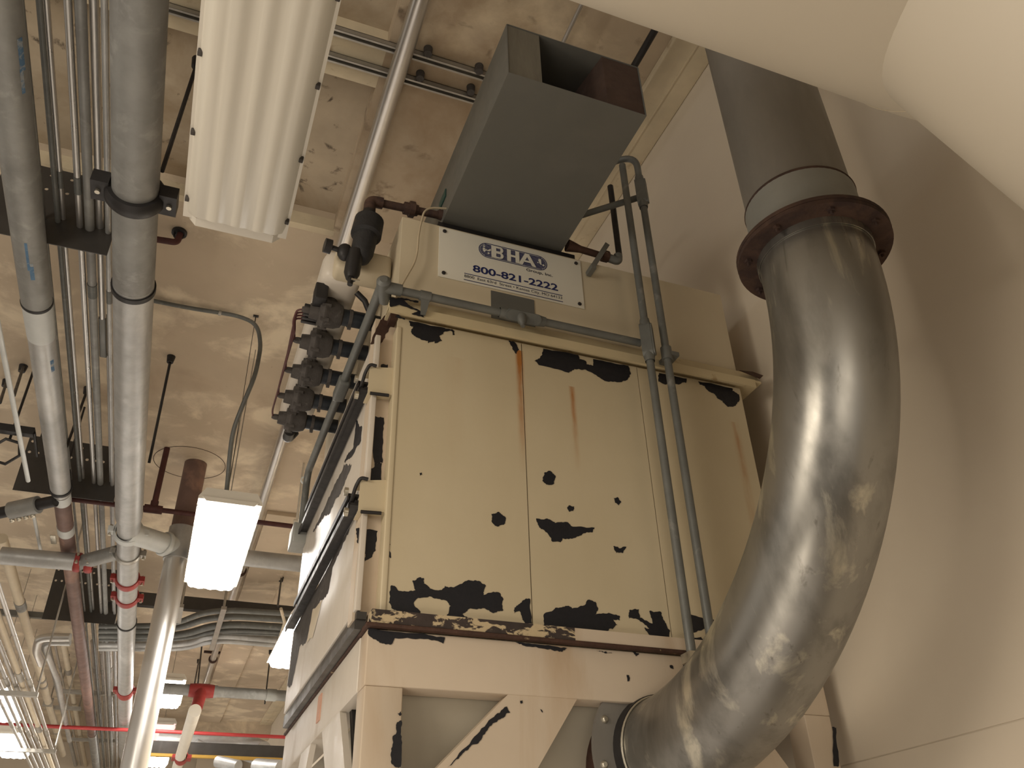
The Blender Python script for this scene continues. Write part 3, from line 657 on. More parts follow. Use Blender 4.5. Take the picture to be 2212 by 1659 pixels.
z = ony(1385, 415, 2.3).z; part(conduit_body((x2c, 2.30, z), (0, 0, 1), (.75, -.65, 0), .16, .044), 'side_fitting', 'greyconduit', cv)
z = ony(1440, 765, 2.3).z
mb = MB(); mb.lathe((x2c, 2.3, z - .03), (0, 0, 1), [(0, rc_), (0, .022), (.06, .022), (.06, rc_)]); mb.box(x2c, x2c + .045, 2.28, 2.36, z - .012, z + .006); part(mb, 'strap', 'greyconduit', cv)
a = ony(1385, 425, 2.31); b = ony(1262, 463, 2.42)
cv = thing('conduit_run', 'short dark conduit slanting from the upright fitting back under the hood', 'conduit', tuple(a), gr)
mb = MB(); mb.cyl(a, Vector(b) + (Vector(b) - Vector(a)) * .4, rc_ * .95, 16); part(mb, 'tube', 'greyconduit', cv)
# horizontal front run with corner body and side run
zc1 = 1.978
cv = thing('conduit_run', 'grey conduit lying along the front rim under the sign', 'conduit', (1.0, 2.33, zc1), gr)
mb = MB(); mb.cyl((.50, 2.335, zc1), (x1c - .01, 2.335, zc1), rc_, 20); part(mb, 'tube', 'greyconduit', cv)
x = ony(1128, 680, 2.335).x; part(conduit_body((x, 2.335, zc1), (1, 0, 0), (0, -.8, -.6), .15, .044), 'tee_fitting', 'greyconduit', cv)
mb = MB().mat('greyconduit'); mb.lathe((x - .01, 2.32, zc1 - .01), (0, -.2, -1), [(0, .019), (.03, .017), (.04, .010), (.055, .008), (.055, 0)], 16); part(mb, 'drain_plug', 'greyconduit', cv)
x = ony(918, 650, 2.335).x
mb = MB(); mb.lathe((x - .02, 2.335, zc1), (1, 0, 0), [(0, rc_), (0, .0195), (.04, .0195), (.04, rc_)]); mb.prism([(x - .016, 2.33, zc1 - .015), (x + .018, 2.33, zc1 - .015), (x + .008, 2.35, zc1 - .075), (x - .01, 2.35, zc1 - .075)], (0, .004, 0)); part(mb, 'hanger', 'greyconduit', cv)
cv = thing('conduit_run', 'grey conduit running back along the side of the collector below the air valves', 'conduit', (.45, 3.0, 1.98), gr)
mb = MB(); mb.sweep(rounded([(.452, 2.32, 1.985), (.452, 3.87, 2.0), (.452, 3.90, 1.95), (.45, 3.86, 1.62)], .06), rc_ + .002, 20); part(mb, 'tube', 'greyconduit', cv)
mb = MB().mat('greyconduit'); mb.lathe((.450, 2.30, 1.985), (.25, .9, 0), [(0, 0), (.0, .014), (.01, .026), (.05, .028), (.12, .024), (.12, rc_)], 20); mb.lathe((.455, 2.335, 1.98), (1, 0, 0), [(0, 0), (0, .022), (.07, .022), (.07, rc_)], 20); part(mb, 'corner_fitting', 'greyconduit', cv)
c0 = onx(737, 832, .45); mb = MB().mat('greyconduit'); mb.box(.428, .478, c0.y - .075, c0.y + .075, 1.962, 2.012, .01); part(mb, 'junction_box', 'greyconduit', cv)
c1 = onx(664, 985, .45); mb = MB().mat('tape'); mb.ring((.452, c1.y, 2.0), (0, 1, 0), rc_, rc_ + .006, .012, 20); part(mb, 'cable_tie', 'tape', cv)
b1 = onx(655, 1165, .46)
jb = MB(); jb.box(.40, .50, b1.y - .08, b1.y + .06, b1.z - .05, b1.z + .05, .008); tag(jb.build('junction_box', 'sleeve'), 'grey junction box at the lower end of the side conduit', 'junction box')

# =================================================================== AIR HEADER WITH FIVE PULSE VALVES
ah = thing('air_header', 'cream compressed air header with a row of five dusty valves beside the collector', 'air header', (.36, 3.1, 2.12))
mb = MB().mat('lit_side_paint'); mb.box(.262, .42, 2.56, 3.78, 2.165, 2.32, .045); part(mb, 'tank', 'paint', ah)
mb = MB().mat('paint'); mb.box(.30, .52, 2.50, 2.60, 2.17, 2.29, .02); part(mb, 'end_bracket', 'paint', ah)
ys = [onz(a, b, 2.10).y for a, b in ((715, 680), (695, 745), (672, 808), (653, 862), (636, 907))]
for y in ys:
    m = MB().mat('valve'); c = Vector((.332, y, 2.10))
    m.lathe(c + Vector((-.085, 0, 0)), (1, 0, 0), [(0, 0), (0, .030), (.035, .034), (.035, .052), (.047, .056), (.053, .062), (.062, .062), (.07, .056), (.10, .055), (.125, .045), (.13, .034), (.13, 0)], 20)
    for k in range(6):
        t = k * PI / 3; m.lathe(c + Vector((-.045, .057 * math.cos(t), .057 * math.sin(t))), (1, 0, 0), [(0, 0), (0, .008), (.035, .008), (.035, 0)], 6)
    m.lathe(c + Vector((-.115, 0, 0)), (1, 0, 0), [(0, 0), (0, .010), (.012, .014), (.03, .014)], 8)
    m.cyl(c + Vector((-.01, 0, .02)), c + Vector((-.01, 0, .08)), .030, 16)
    v = part(m, 'pulse_valve', 'valve', ah)
    m = MB().mat('rubber'); m.sweep([c + Vector((.03, 0, 0)), c + Vector((.20, 0, 0))], .034, 20); part(m, 'hose', 'rubber', v, 'black rubber hose')
    m = MB().mat('valve'); m.ring(c + Vector((.075, 0, 0)), (1, 0, 0), .034, .0375, .014, 20); m.box(c.x + .068, c.x + .082, c.y - .006, c.y + .006, c.z - .052, c.z - .036); part(m, 'hose_clamp', 'valve', v)
# pilot block and red brown air lines
pb = onz(655, 645, 2.12)
mb = MB().mat('black'); mb.box(.25, .30, pb.y - .05, pb.y + .02, 2.10, 2.18, .006)
for k in range(4): mb.box(.225, .29, pb.y + .03 + k * .025, pb.y + .045 + k * .025, 2.09, 2.125, .003)
part(mb, 'pilot_block', 'black', ah, 'black pilot valve block')
for k, y in enumerate(ys[1:]):
    mb = MB().mat('darkred'); s_ = Vector((.235, pb.y + .04 + k * .02, 2.10)); e = Vector((.222, y, 2.10))
    mb.sweep(rounded([s_, s_ + Vector((-.035, .01, 0)), s_ + Vector((-.04 + .006 * k, .08, -.01)), e + Vector((-.01, -.06, -.005)), e], .03), .0042, 8); part(mb, 'air_line', 'darkred', ah, 'thin red brown air line')
mb = MB().mat('black'); c = onz(625, 932, 2.12); mb.sweep(rounded([(c.x, c.y - .02, 2.11), (c.x + .0, c.y + .06, 2.11), (c.x + .03, c.y + .06, 2.16)], .03), .026, 16); part(mb, 'end_elbow', 'black', ah)
mb = MB().mat('black'); mb.sweep([ony(770, 632, 2.62), ony(788, 650, 2.63), ony(797, 672, 2.65), ony(800, 700, 2.68)], .012, 12); part(mb, 'bent_hose', 'black', ah)

# filter regulator with rusty supply pipe
fy = 2.45
f0 = ony(783, 500, fy)
fr = thing('filter_regulator', 'black dusty air filter regulator hanging under a rusty pipe elbow beside the top housing', 'filter regulator', tuple(f0))
mb = MB().mat('filter')
tp, bt = ony(800, 468, fy), ony(777, 568, fy); ax = (bt - tp); L = ax.length; ax.normalize()
mb.lathe(tp, ax, [(0, .02), (.0, .03), (.02, .045), (.025, .058), (L * .42, .060), (L * .45, .046), (L * .8, .044), (L * .93, .034), (L, .012), (L, 0)], 24)
part(mb, 'bowl', 'filter', fr)
t2, b2 = ony(768, 545, fy - .01), ony(758, 602, fy - .01)
mb = MB().mat('black'); a2 = (b2 - t2); mb.lathe(t2, a2, [(0, .0), (0, .03), (a2.length * .8, .03), (a2.length, .02), (a2.length, 0)], 20); mb.lathe(b2, a2, [(0, .012), (.03, .010), (.03, 0)], 12); part(mb, 'drain_bowl', 'black', fr)
mb = MB().mat('bolt'); q0 = ony(760, 603, fy - .03); mb.box(q0.x - .002, q0.x + .03, q0.y - .002, q0.y + .002, q0.z - .002, q0.z + .004); part(mb, 'drain_lever', 'bolt', fr)
g0 = ony(738, 540, fy); g1 = ony(712, 533, fy)
mb = MB().mat('black'); mb.ball(ony(745, 545, fy), .03, 16, (1, .9, 1.3)); mb.cyl(g0 + Vector((.03, 0, -.01)), g1, .010, 12); mb.lathe(g1 + Vector((.006, 0, 0)), (-1, -.1, 0), [(0, 0), (0, .028), (.026, .028), (.026, 0)], 24); part(mb, 'pressure_gauge', 'black', fr)
sp = thing('supply_pipe', 'rust brown threaded pipe and elbow feeding the black filter', 'pipe', tuple(ony(810, 432, fy)))
e0, e1, e2 = ony(797, 466, fy), ony(800, 434, fy), ony(962, 468, fy)
mb = MB().mat('rust'); mb.sweep(rounded([e0, e1, e1 + (e2 - e1) * .16], .06), .024, 20); part(mb, 'elbow', 'rust', sp)
mb = MB().mat('rust'); mb.cyl(e1 + (e2 - e1) * .05, e2, .0165, 16); part(mb, 'tube', 'rust', sp)
d = (e2 - e1).normalized()
mb = MB().mat('rust'); mb.lathe(ony(872, 449, fy), d, [(0, 0), (0, .026), (.022, .026), (.022, .034), (.045, .034), (.045, .025), (.06, .023), (.06, 0)], 8); part(mb, 'union_nut', 'rust', sp)
mb = MB().mat('rust'); mb.lathe(ony(945, 463, fy), d, [(0, 0), (0, .02), (.03, .026), (.07, .024), (.10, .018), (.10, 0)], 10); part(mb, 'valve', 'rustrim', sp)
mb = MB().mat('black'); mb.sweep(rounded([e0 + Vector((0, 0, .02)), e0 + Vector((-.006, 0, -.03))], .01), .026, 16); part(mb, 'nipple', 'black', sp)
tb = thing('copper_tube', 'thin pale tube looping down beside the sign to the grey conduit', 'tube', tuple(ony(905, 520, 2.36)))
mb = MB(); mb.sweep(rounded([ony(978, 451, 2.39), ony(918, 448, 2.38), ony(905, 500, 2.37), ony(900, 560, 2.37), ony(868, 615, 2.37), ony(857, 640, 2.37)], .05), .0042, 10); part(mb, 'tubing', 'tube', tb)
# right hand black drop line with valve
rv = thing('drop_line', 'black upright tube ending at a rusty valve behind the two grey conduits', 'pipe', tuple(ony(1330, 560, 2.42)))
z0 = ony(1335, 562, 2.42)
mb = MB().mat('black'); mb.sweep([ony(1338, 556, 2.42), Vector((ony(1338, 556, 2.42).x, 2.42, 2.95))], .014, 16); part(mb, 'tube', 'black', rv)
mb = MB().mat('greyconduit'); mb.sweep(rounded([z0 + Vector((.002, 0, .03)), z0 + Vector((.002, 0, -.008)), z0 + Vector((-.05, 0, .0))], .03), .019, 16); part(mb, 'elbow', 'greyconduit', rv)
a, b = ony(1225, 530, 2.42), ony(1318, 558, 2.42)
mb = MB().mat('rustrim'); mb.sweep([a, a + (b - a) * .3, b], [.028, .016, .015], 14); mb.lathe(ony(1300, 552, 2.42), (1, 0, 0), [(0, 0), (0, .026), (.03, .026), (.03, 0)], 8); part(mb, 'valve', 'rustrim', rv)
a, b = ony(1270, 592, 2.395), ony(1312, 527, 2.395)
mb = MB().mat('hood_side'); mb.slab(a, b, .022, .006, (0, 1, 0)); mb.box(a.x - .008, a.x + .012, 2.34, 2.395, a.z - .012, a.z + .012); part(mb, 'bracket', 'hood_side', rv)

# =================================================================== LIGHT FIXTURES
ZL = 2.57
def make_fixture(lit):
    t = thing('light_fixture', '', 'light fixture')
    W, Lf = .40, 1.62; hw, hl = W / 2, Lf / 2
    m = MB().mat('housing')
    pr = [(-hw - .012, .0), (-hw - .012, .018), (-hw + .03, .085), (hw - .03, .085), (hw + .012, .018), (hw + .012, 0)]
    m.prism([Vector((x, -hl - .03, z)) for x, z in pr], (0, Lf + .06, 0)); part(m, 'housing', 'housing', t)
    m = MB().mat(lit)
    pr = [(-hw, .0), (-hw + .03, -.055), (-hw + .05, -.065), *[(-.13 + .26 * q_ / 24, -.066 + .004 * math.cos(q_ * PI / 4)) for q_ in range(25)], (hw - .05, -.065), (hw - .03, -.055), (hw, 0)]
    def sec(y, s): return [Vector((x * s, y, z * (1 if s == 1 else .35))) for x, z in pr]
    secs = [sec(-hl, .96), sec(-hl + .05, 1), sec(hl - .05, 1), sec(hl, .96)]
    rows = [[m.bm.verts.new(p_) for p_ in s_] for s_ in secs]
    for i in range(3):
        for k in range(len(pr) - 1): m._f([rows[i][k], rows[i][k + 1], rows[i + 1][k + 1], rows[i + 1][k]])
    m._f(rows[0]); m._f(rows[-1]); part(m, 'lens', lit, t)
    for sy in (-1, 1):
        m = MB().mat('housing'); y0_, y1c = sorted((sy * (hl + .002), sy * (hl + .05)))
        m.prism([Vector((x * .93, y0_, z * .55 + .004)) for x, z in ((-hw, .012), (-hw + .03, -.045), (hw - .03, -.045), (hw, .012))], (0, y1c - y0_, 0)); part(m, 'end_cap', 'housing', t)
    for sx in (-1, 1):
        for y in (-.72, -.36, 0, .36, .72):
            m = MB().mat('valve' if lit == 'lens_off' else 'strut'); m.box(sx * hw - .008, sx * hw + .008, y - .01, y + .01, -.02, .02, .003); part(m, 'latch', 'strut', t)
    m = MB().mat('strut'); m.cyl((0, -.5, .085), (0, -.5, ZC - ZL - .012), .004, 6); part(m, 'suspension_wire', 'strut', t)
    m = MB().mat('strut'); m.cyl((0, .5, .085), (0, .5, ZC - ZL - .012), .004, 6); part(m, 'suspension_wire', 'strut', t)
    return t
def copy_tree(o):
    c = o.copy(); C.objects.link(c)
    for ch in o.children:
        d = ch.copy(); C.objects.link(d); d.parent = c
        for g in ch.children:
            e = g.copy(); C.objects.link(e); e.parent = d
    return c
ZL = 2.57
off = make_fixture('lens_off'); off.location = (onz(505, 300, 2.5).x, 2.85 - .83, ZL)
off.location.x = (onz(440, 0, 2.5).x + onz(728, 0, 2.5).x) / 2 + .0
off['label'] = 'unlit white fixture hanging large at the upper left'; off['group'] = 'ceiling light fixtures'
on = make_fixture('lens_on')
def fx(o, px, far, label, z=ZL):
    q = onz(px[0], px[1], z - .07); o.location = (q.x, q.y + (-.81 if far else .81), z); o['label'] = label; o['group'] = 'ceiling light fixtures'
fx(on, (452, 1278), True, 'brightest lit fixture, hanging beside the steel riser under the round ceiling patch')
for px, far, lab in (  # the far rows hang closer to the ceiling
                     ((618, 1448), True, 'lit fixture half hidden by the lower side door of the collector'),
                     ((652, 1548), True, 'small far lit fixture peeping out beside the collector stand'),
                     ((358, 1532), True, 'lit fixture just right of the steel riser, crossed by the grey far main'),
                     ((338, 1659), True, 'lit fixture at the bottom edge right of the steel riser'),
                     ((8, 1563), True, 'lit fixture cut by the left edge of the photo, upper of two there'),
                     ((30, 1640), True, 'lit fixture at the lower left corner among the conduits')):
    c = copy_tree(on); fx(c, px, far, lab, 3.35 if 300 < px[0] < 400 else ZL)
pk = make_fixture('lens_dim'); fx(pk, (345, 1610), True, 'dim pink glowing fixture just right of the steel riser', 3.35)
# support drop for the bright one and chain
def rod(p, z0, z1, r=.008, label='thin black threaded rod', mat='black', nut=True, g='black hanger rods', name='hanger_rod'):
    m = MB(); m.cyl((p[0], p[1], z0), (p[0], p[1], z1), r, 8)
    if nut: m.lathe((p[0], p[1], z1 - .05), (0, 0, 1), [(0, 0), (0, .022), (.03, .022), (.05, .03), (.05, 0)], 12)
    return tag(m.build(name, mat), label, 'rod', g)
# ceiling cable feeding the bright fixture
cb = thing('ceiling_cable', 'grey flexible cable on the ceiling curving down to the bright fixture', 'cable', tuple(onz(480, 680, ZC)))
pc = [onz(332, 650, ZC - .03), onz(400, 664, ZC - .03), onz(515, 682, ZC - .03)]
hang = [((556, 700), 3.97), ((564, 745), 3.8), ((552, 810), 3.5), ((527, 868), 3.3), ((503, 930), 3.1), ((496, 985), 2.95), ((491, 1050), 2.75), ((486, 1083), 2.66)]
pc += [onz(a[0], a[1], z) for a, z in hang]
mb = MB(); mb.sweep(rounded(pc, .25, 5), .016, 12); part(mb, 'cable', 'greyconduit', cb)
for a in ((475, 676),): q = onz(a[0], a[1], ZC - .03); mb = MB(); mb.ring(q, (1, .1, 0), .016, .022, .02, 12); part(mb, 'cable_clip', 'strut', cb)
a = onz(553, 682, ZC); 
mb = MB(); mb.cyl((a.x, a.y, ZC - .10), (a.x, a.y, ZC), .004, 6); mb.sweep([(a.x, a.y, ZC - .1), tuple(onz(490, 1080, 2.66))], .0022, 6); mb.box(a.x - .02, a.x + .02, a.y - .01, a.y + .01, ZC - .01, ZC)
tag(mb.build('hanging_wire', 'black'), 'thin wire from a ceiling hook holding the bright fixture', 'wire')

# =================================================================== CEILING: polished pipe and strut rails
x, r = span('Y', (886, 0), (931, 0), ZC - .12)
pp = thing('polished_pipe', 'shiny bare metal pipe running along the ceiling past the grey hood', 'pipe', (x, 4, ZC - .12))
mb = MB(); mb.cyl((x, -.5, ZC - .12), (x, 19.8, ZC - .12), r, 32); part(mb, 'pipe_length', 'shiny', pp)
for y in (2.6 * ZC, 3.6 * ZC, 4.2 * ZC): mb = MB(); mb.ring((x, y, ZC - .12), (0, 1, 0), r, r + .02, .05); mb.box(x - .16, x + .16, y - .03, y + .03, ZC - .03, ZC); part(mb, 'pipe_strap', 'rust', pp)
for k, (ya_, lab) in enumerate(((.694, 'strut channel fixed across the ceiling, the one nearer the viewer'), (.735, 'strut channel fixed across the ceiling, the one nearer the collector'))):
    m = MB().mat('strut'); y = ya_ * (ZC - .02)
    m.box(-1.6, 1.6, y - .021, y + .021, ZC - .012, ZC - .008).box(-1.6, 1.6, y - .021, y - .017, ZC - .045, ZC - .008).box(-1.6, 1.6, y + .017, y + .021, ZC - .045, ZC - .008)
    m.box(-1.6, 1.6, y - .021, y - .010, ZC - .047, ZC - .043).box(-1.6, 1.6, y + .010, y + .021, ZC - .047, ZC - .043)
    t = thing('strut_channel', lab, 'channel', (0, y, ZC), 'ceiling strut channels'); part(m, 'channel', 'strut', t)
    for px in (((925, 105), (1035, 143)) if k == 0 else ((908, 158), (1017, 188))):
        q = onz(px[0], px[1], ZC); m = MB(); m.lathe((q.x, q.y, ZC - .05), (0, 0, 1), [(0, 0), (0, .022), (.05, .025), (.05, 0)], 16); part(m, 'anchor', 'valve', t)
# pipes glimpsed at the top right of the hood
a, b = onz(1252, 18, ZC - .1), onz(1222, 90, ZC - .1)
x, r = span('Y', (1247, 20), (1254, 22), ZC - .1)
mb = MB(); mb.cyl((x, -.5, ZC - .1), (x, 5, ZC - .1), r * 1.3, 12); tag(mb.build('ceiling_conduit', 'conduit'), 'thin bright conduit on the ceiling behind the hood', 'conduit')
x, r = span('Y', (1388, 95), (1404, 100), ZC - .15)
mb = MB(); mb.cyl((x, -.5, ZC - .15), (x, 4.6, ZC - .15), r, 12); tag(mb.build('ceiling_pipe', 'black'), 'thin black pipe on the ceiling near the wall beam', 'pipe')

# =================================================================== BIG PIPES AT LEFT
def ring_clamp(c, ax, R, mat, par, w_=.05, name='coupling', ear=True, th=.02, bolts=True, es=1.0):
    """grooved coupling: two half rings with bolt ears at the sides"""
    ax = Vector(ax).normalized(); c = Vector(c); sd = ax.cross(Vector((0, 0, 1)))
    if sd.length < .1: sd = Vector((1, 0, 0))
    sd.normalize(); m = MB().mat(mat)
    m.lathe(c - ax * w_ / 2, ax, [(0, R - .002), (0, R + th * .6), (w_ * .25, R + th), (w_ * .75, R + th), (w_, R + th * .6), (w_, R - .002)], 40)
    upv = sd.cross(ax)
    if ear:
        for s_ in (-1, 1):
            e = c + sd * s_ * (R + th + .014)
            m.slab(e - ax * w_ * .5 * es, e + ax * w_ * .5 * es, .055 * es, .05 * es, upv)
    o = part(m, name, mat, par)
    if ear and bolts:
        for s_ in (-1, 1):
            e = c + sd * s_ * (R + th + .022)
            mm = MB().mat('bolt'); mm.lathe(e - upv * .05, upv, [(0, 0), (0, .013), (.018, .013), (.018, .008), (.08, .008), (.08, .013), (.10, .013), (.10, 0)], 8); part(mm, 'bolt', 'bolt', o)
    return o
def hanger(c, ax, R, par, ztop, mat='black', rodr=.009, dx=0):
    """clevis loop and rod to the ceiling"""
    c = Vector(c); ax = Vector(ax).normalized(); sd = ax.cross(Vector((0, 0, 1))).normalized()
    m = MB().mat(mat); m.ring(c, ax, R + .001, R + .010, .035, 40)
    a_, b_ = c + sd * (R + .004), c + Vector((0, 0, R + .10)); 
    m.slab(c + sd * R * .97 + Vector((0, 0, .02)), b_ + sd * .03, .03, .007, sd); m.slab(c - sd * R * .97 + Vector((0, 0, .02)), b_ - sd * .03, .03, .007, sd)
    m.slab(b_ - sd * .035, b_ + sd * .035, .035, .02); m.cyl(b_, Vector((c.x, c.y, ztop)), rodr, 8)
    return part(m, 'hanger', mat, par)

ZM = 3.16
xm, rm = span('Y', (239, 300), (350, 306), ZM)
ym = lambda x, y, z=ZM: onz(x, y, z).y
mp = thing('main_pipe', 'thick grey grooved water main running away overhead, left of the unlit fixture', 'pipe', (xm, 5, ZM))
yend = ym(280, 1490)
mb = MB(); mb.cyl((xm, -1.5, ZM), (xm, ym(290, 610), ZM), rm, 48); part(mb, 'pipe_length', 'galv_dark', mp)
mb = MB(); mb.cyl((xm, ym(290, 610), ZM), (xm, ym(284, 1115), ZM), rm, 48); part(mb, 'pipe_length', 'galv', mp)
mb = MB(); mb.cyl((xm, ym(284, 1115), ZM), (xm, yend + 5, ZM), rm * .90, 48); part(mb, 'pipe_length', 'galv', mp, 'paler far length')
ring_clamp((xm, ym(293, 418), ZM), (0, 1, 0), rm, 'black', mp, .09, th=.034, es=1.5)
ring_clamp((xm, ym(284, 1150), ZM), (0, 1, 0), rm, 'tape', mp, .09)
ring_clamp((xm, ym(280, 1195), ZM), (0, 1, 0), rm * .9, 'strut', mp, .08)
for y in (1252, 1290, 1493): ring_clamp((xm, ym(282, y), ZM), (0, 1, 0), rm * .9, 'red', mp, .12 if y < 1400 else .25)
for y in (618, 1345): hanger((xm, ym(288, y), ZM), (0, 1, 0), rm * (1 if y < 1100 else .9), mp, ZM + .3)
# branch from main to the riser
RX, RY = onz(410, 1000, ZC).x, onz(410, 1000, ZC).y
# riser: matched on its lower length
ylow = RY
a = ray(259, 1659); b = ray(320, 1659)
xr_, rr_ = span('Z', (259, 1659), (320, 1659), RY)
rs = thing('steel_riser', 'shiny steel riser pipe dropping from the round ceiling patch beside the bright fixture', 'pipe', (xr_, RY, FLR))
zt = ony(352, 1185, RY).z
mb = MB(); mb.cyl((xr_, RY, FLR), (xr_, RY, zt), rr_, 40); part(mb, 'lower_pipe', 'shiny', rs)
mb = MB(); mb.cyl((xr_, RY, zt), (xr_, RY, ZC), rr_ * 1.0, 40); part(mb, 'upper_pipe', 'brown', rs, 'upper length, brown to stand for its shadow')  # shadow on the upper riser put into its brown colour
mb = MB(); mb.cyl((xr_, RY, zt - .10), (xr_, RY, zt + .22), rr_ * 1.12, 40); part(mb, 'fitting', 'galv', rs)
bp = onz(300, 1148, ZM)
bt = thing('branch_pipe', 'short pale branch pipe linking the main to the steel riser', 'pipe', (xm, bp.y, ZM), 'short branches on the main')
mb = MB(); mb.cyl((xm, ym(300, 1148), ZM - .02), (xr_, RY, zt + .02), .095, 32); part(mb, 'pipe_length', 'tape', bt)
ring_clamp(Vector((xm, ym(300, 1148), ZM - .02)).lerp(Vector((xr_, RY, zt + .02)), .72), (Vector((xr_, RY, zt)) - Vector((xm, ym(300, 1148), ZM))), .095, 'tape', bt, .05, ear=False)
# cross pipe with red coupling
yx = ym(80, 1206, ZM - .02)
cp = thing('cross_pipe', 'grey pipe crossing the aisle to the red coupling left of the main', 'pipe', (-1.2, yx, ZM))
_, rx_ = span('X', (80, 1187), (80, 1226), ZM - .02)
qa, qb = onz(2, 1200, ZM - .02), onz(175, 1215, ZM - .02)
mb = MB(); mb.cyl(qa, qb, rx_, 32); part(mb, 'pipe_length', 'galv', cp)
qc = onz(255, 1193, ZM); mb = MB(); mb.cyl(qb, qc, rx_ * .85, 32); part(mb, 'pipe_length', 'galv_dark', cp)
ring_clamp(onz(193, 1216, ZM - .02), (1, 0, 0), rx_ * .85, 'red', cp, .07, th=.03, es=.7); ring_clamp(onz(168, 1215, ZM - .02), (1, 0, 0), rx_ * .9, 'red', cp, .06, es=.7)
_, r2 = span('X', (600, 1195), (600, 1231), ZM - .05)
qa, qb = onz(300, 1185, ZM - .05), onz(720, 1226, ZM - .05)
mb = MB(); mb.cyl((xr_ + rr_, qb.y, ZM - .05), (1.9, qb.y, ZM - .05), r2, 32)
tag(mb.build('cross_pipe', 'galv'), 'grey pipe crossing behind the bright fixture towards the collector', 'pipe')

# left pipe (galvanised, then brown)
ZP = 3.30
xp, rp = span('Y', (6, 401), (89, 401), ZP)
lp = thing('drain_pipe', 'thick galvanised pipe with blue marks at far left, turning brown beyond its couplings', 'pipe', (xp, 5, ZP))
yj = onz(75, 650, ZP).y; yk = onz(120, 1060, ZP).y; yz = onz(190, 1585, ZP).y
mb = MB(); mb.cyl((xp, -1.5, ZP), (xp, yj, ZP), rp, 44); part(mb, 'pipe_length', 'galv_dark', lp)
mb = MB(); mb.cyl((xp, yj, ZP), (xp, yk, ZP), rp * .93, 44); part(mb, 'pipe_length', 'galv', lp)
mb = MB(); mb.cyl((xp, yk, ZP), (xp, yz, ZP), rp * .80, 44); part(mb, 'pipe_length', 'brown', lp, 'primer brown length')
mb = MB(); mb.cyl((xp, yz, ZP), (xp, 22, ZP), rp * .80, 44); part(mb, 'pipe_length', 'galv_dark', lp)
mb = MB(); mb.lathe((xp, onz(80, 655, ZP).y, ZP), (0, 1, 0), [(0, rp * .93), (0, rp * .99), (.22, rp * .97), (.34, rp * .95), (.34, rp * .9)], 44); part(mb, 'sleeve', 'tape', lp, 'pale joint sleeve')
mb = MB(); mb.ring((xp, yj, ZP), (0, 1, 0), rp * .9, rp * 1.04, .02); part(mb, 'joint_ring', 'black', lp)
for y in (1072, 1140): mb = MB(); mb.ring((xp, onz(125, y, ZP).y, ZP), (0, 1, 0), rp * .8, rp * .86, .16, 44); part(mb, 'clamp_band', 'tape', lp, 'pale clamp band')
cs = onz(125, 1150, ZP)
mb = MB(); mb.box(cs.x - .045, cs.x + .005, cs.y - .10, cs.y + .10, ZP - rp * .95, ZP - rp * .80, .006); part(mb, 'clamp_lock', 'bolt', lp, 'bright lock of the clamp band')
hanger((xp, onz(120, 1052, ZP).y, ZP), (0, 1, 0), rp * .92, lp, ZC)
hanger((xp, yz, ZP), (0, 1, 0), rp * .82, lp, ZC, 'strut')
for (x0, y0), (x1, y1_) in (((36, 85), (55, 150)), ((42, 150), (55, 200)), ((52, 525), (66, 585)), ((62, 570), (76, 605)), ((108, 780), (118, 800))):   # blue chalk marks wrap the pipe surface
    m = MB()
    a, b = onz(x0, y0, ZP), onz(x1, y1_, ZP); ang0 = None
    def ang(px, py):
        d = ray(px, py); o2 = Vector((xp, ZP)); dv = Vector((d.x, d.z)).normalized(); tca = o2.dot(dv); dd = o2.length_squared - tca * tca
        h_ = math.sqrt(max(0, (rp * (1 if py < 640 else .93)) ** 2 - dd)); hit = dv * (tca - h_) - o2; return math.atan2(hit.y, hit.x), (tca - h_) / Vector((d.x, d.z)).length * d.y
    a0, ya0 = ang(x0, y0); a1, ya1 = ang(x1, y1_); R2 = rp * (1 if y0 < 640 else .93) + .0008
    N = 8; g = [[m.bm.verts.new((xp + R2 * math.cos(a0 + (a1 - a0) * i / N), ya0 + (ya1 - ya0) * j / N + .01 * noise.noise(Vector((i, j, x0))), ZP + R2 * math.sin(a0 + (a1 - a0) * i / N))) for i in range(N + 1)] for j in range(N + 1)]
    for j in range(N):
        for i in range(N): m._f([g[j][i], g[j][i + 1], g[j + 1][i + 1], g[j + 1][i]])
    part(m, 'chalk_mark', 'blue', lp, 'blue chalk mark')

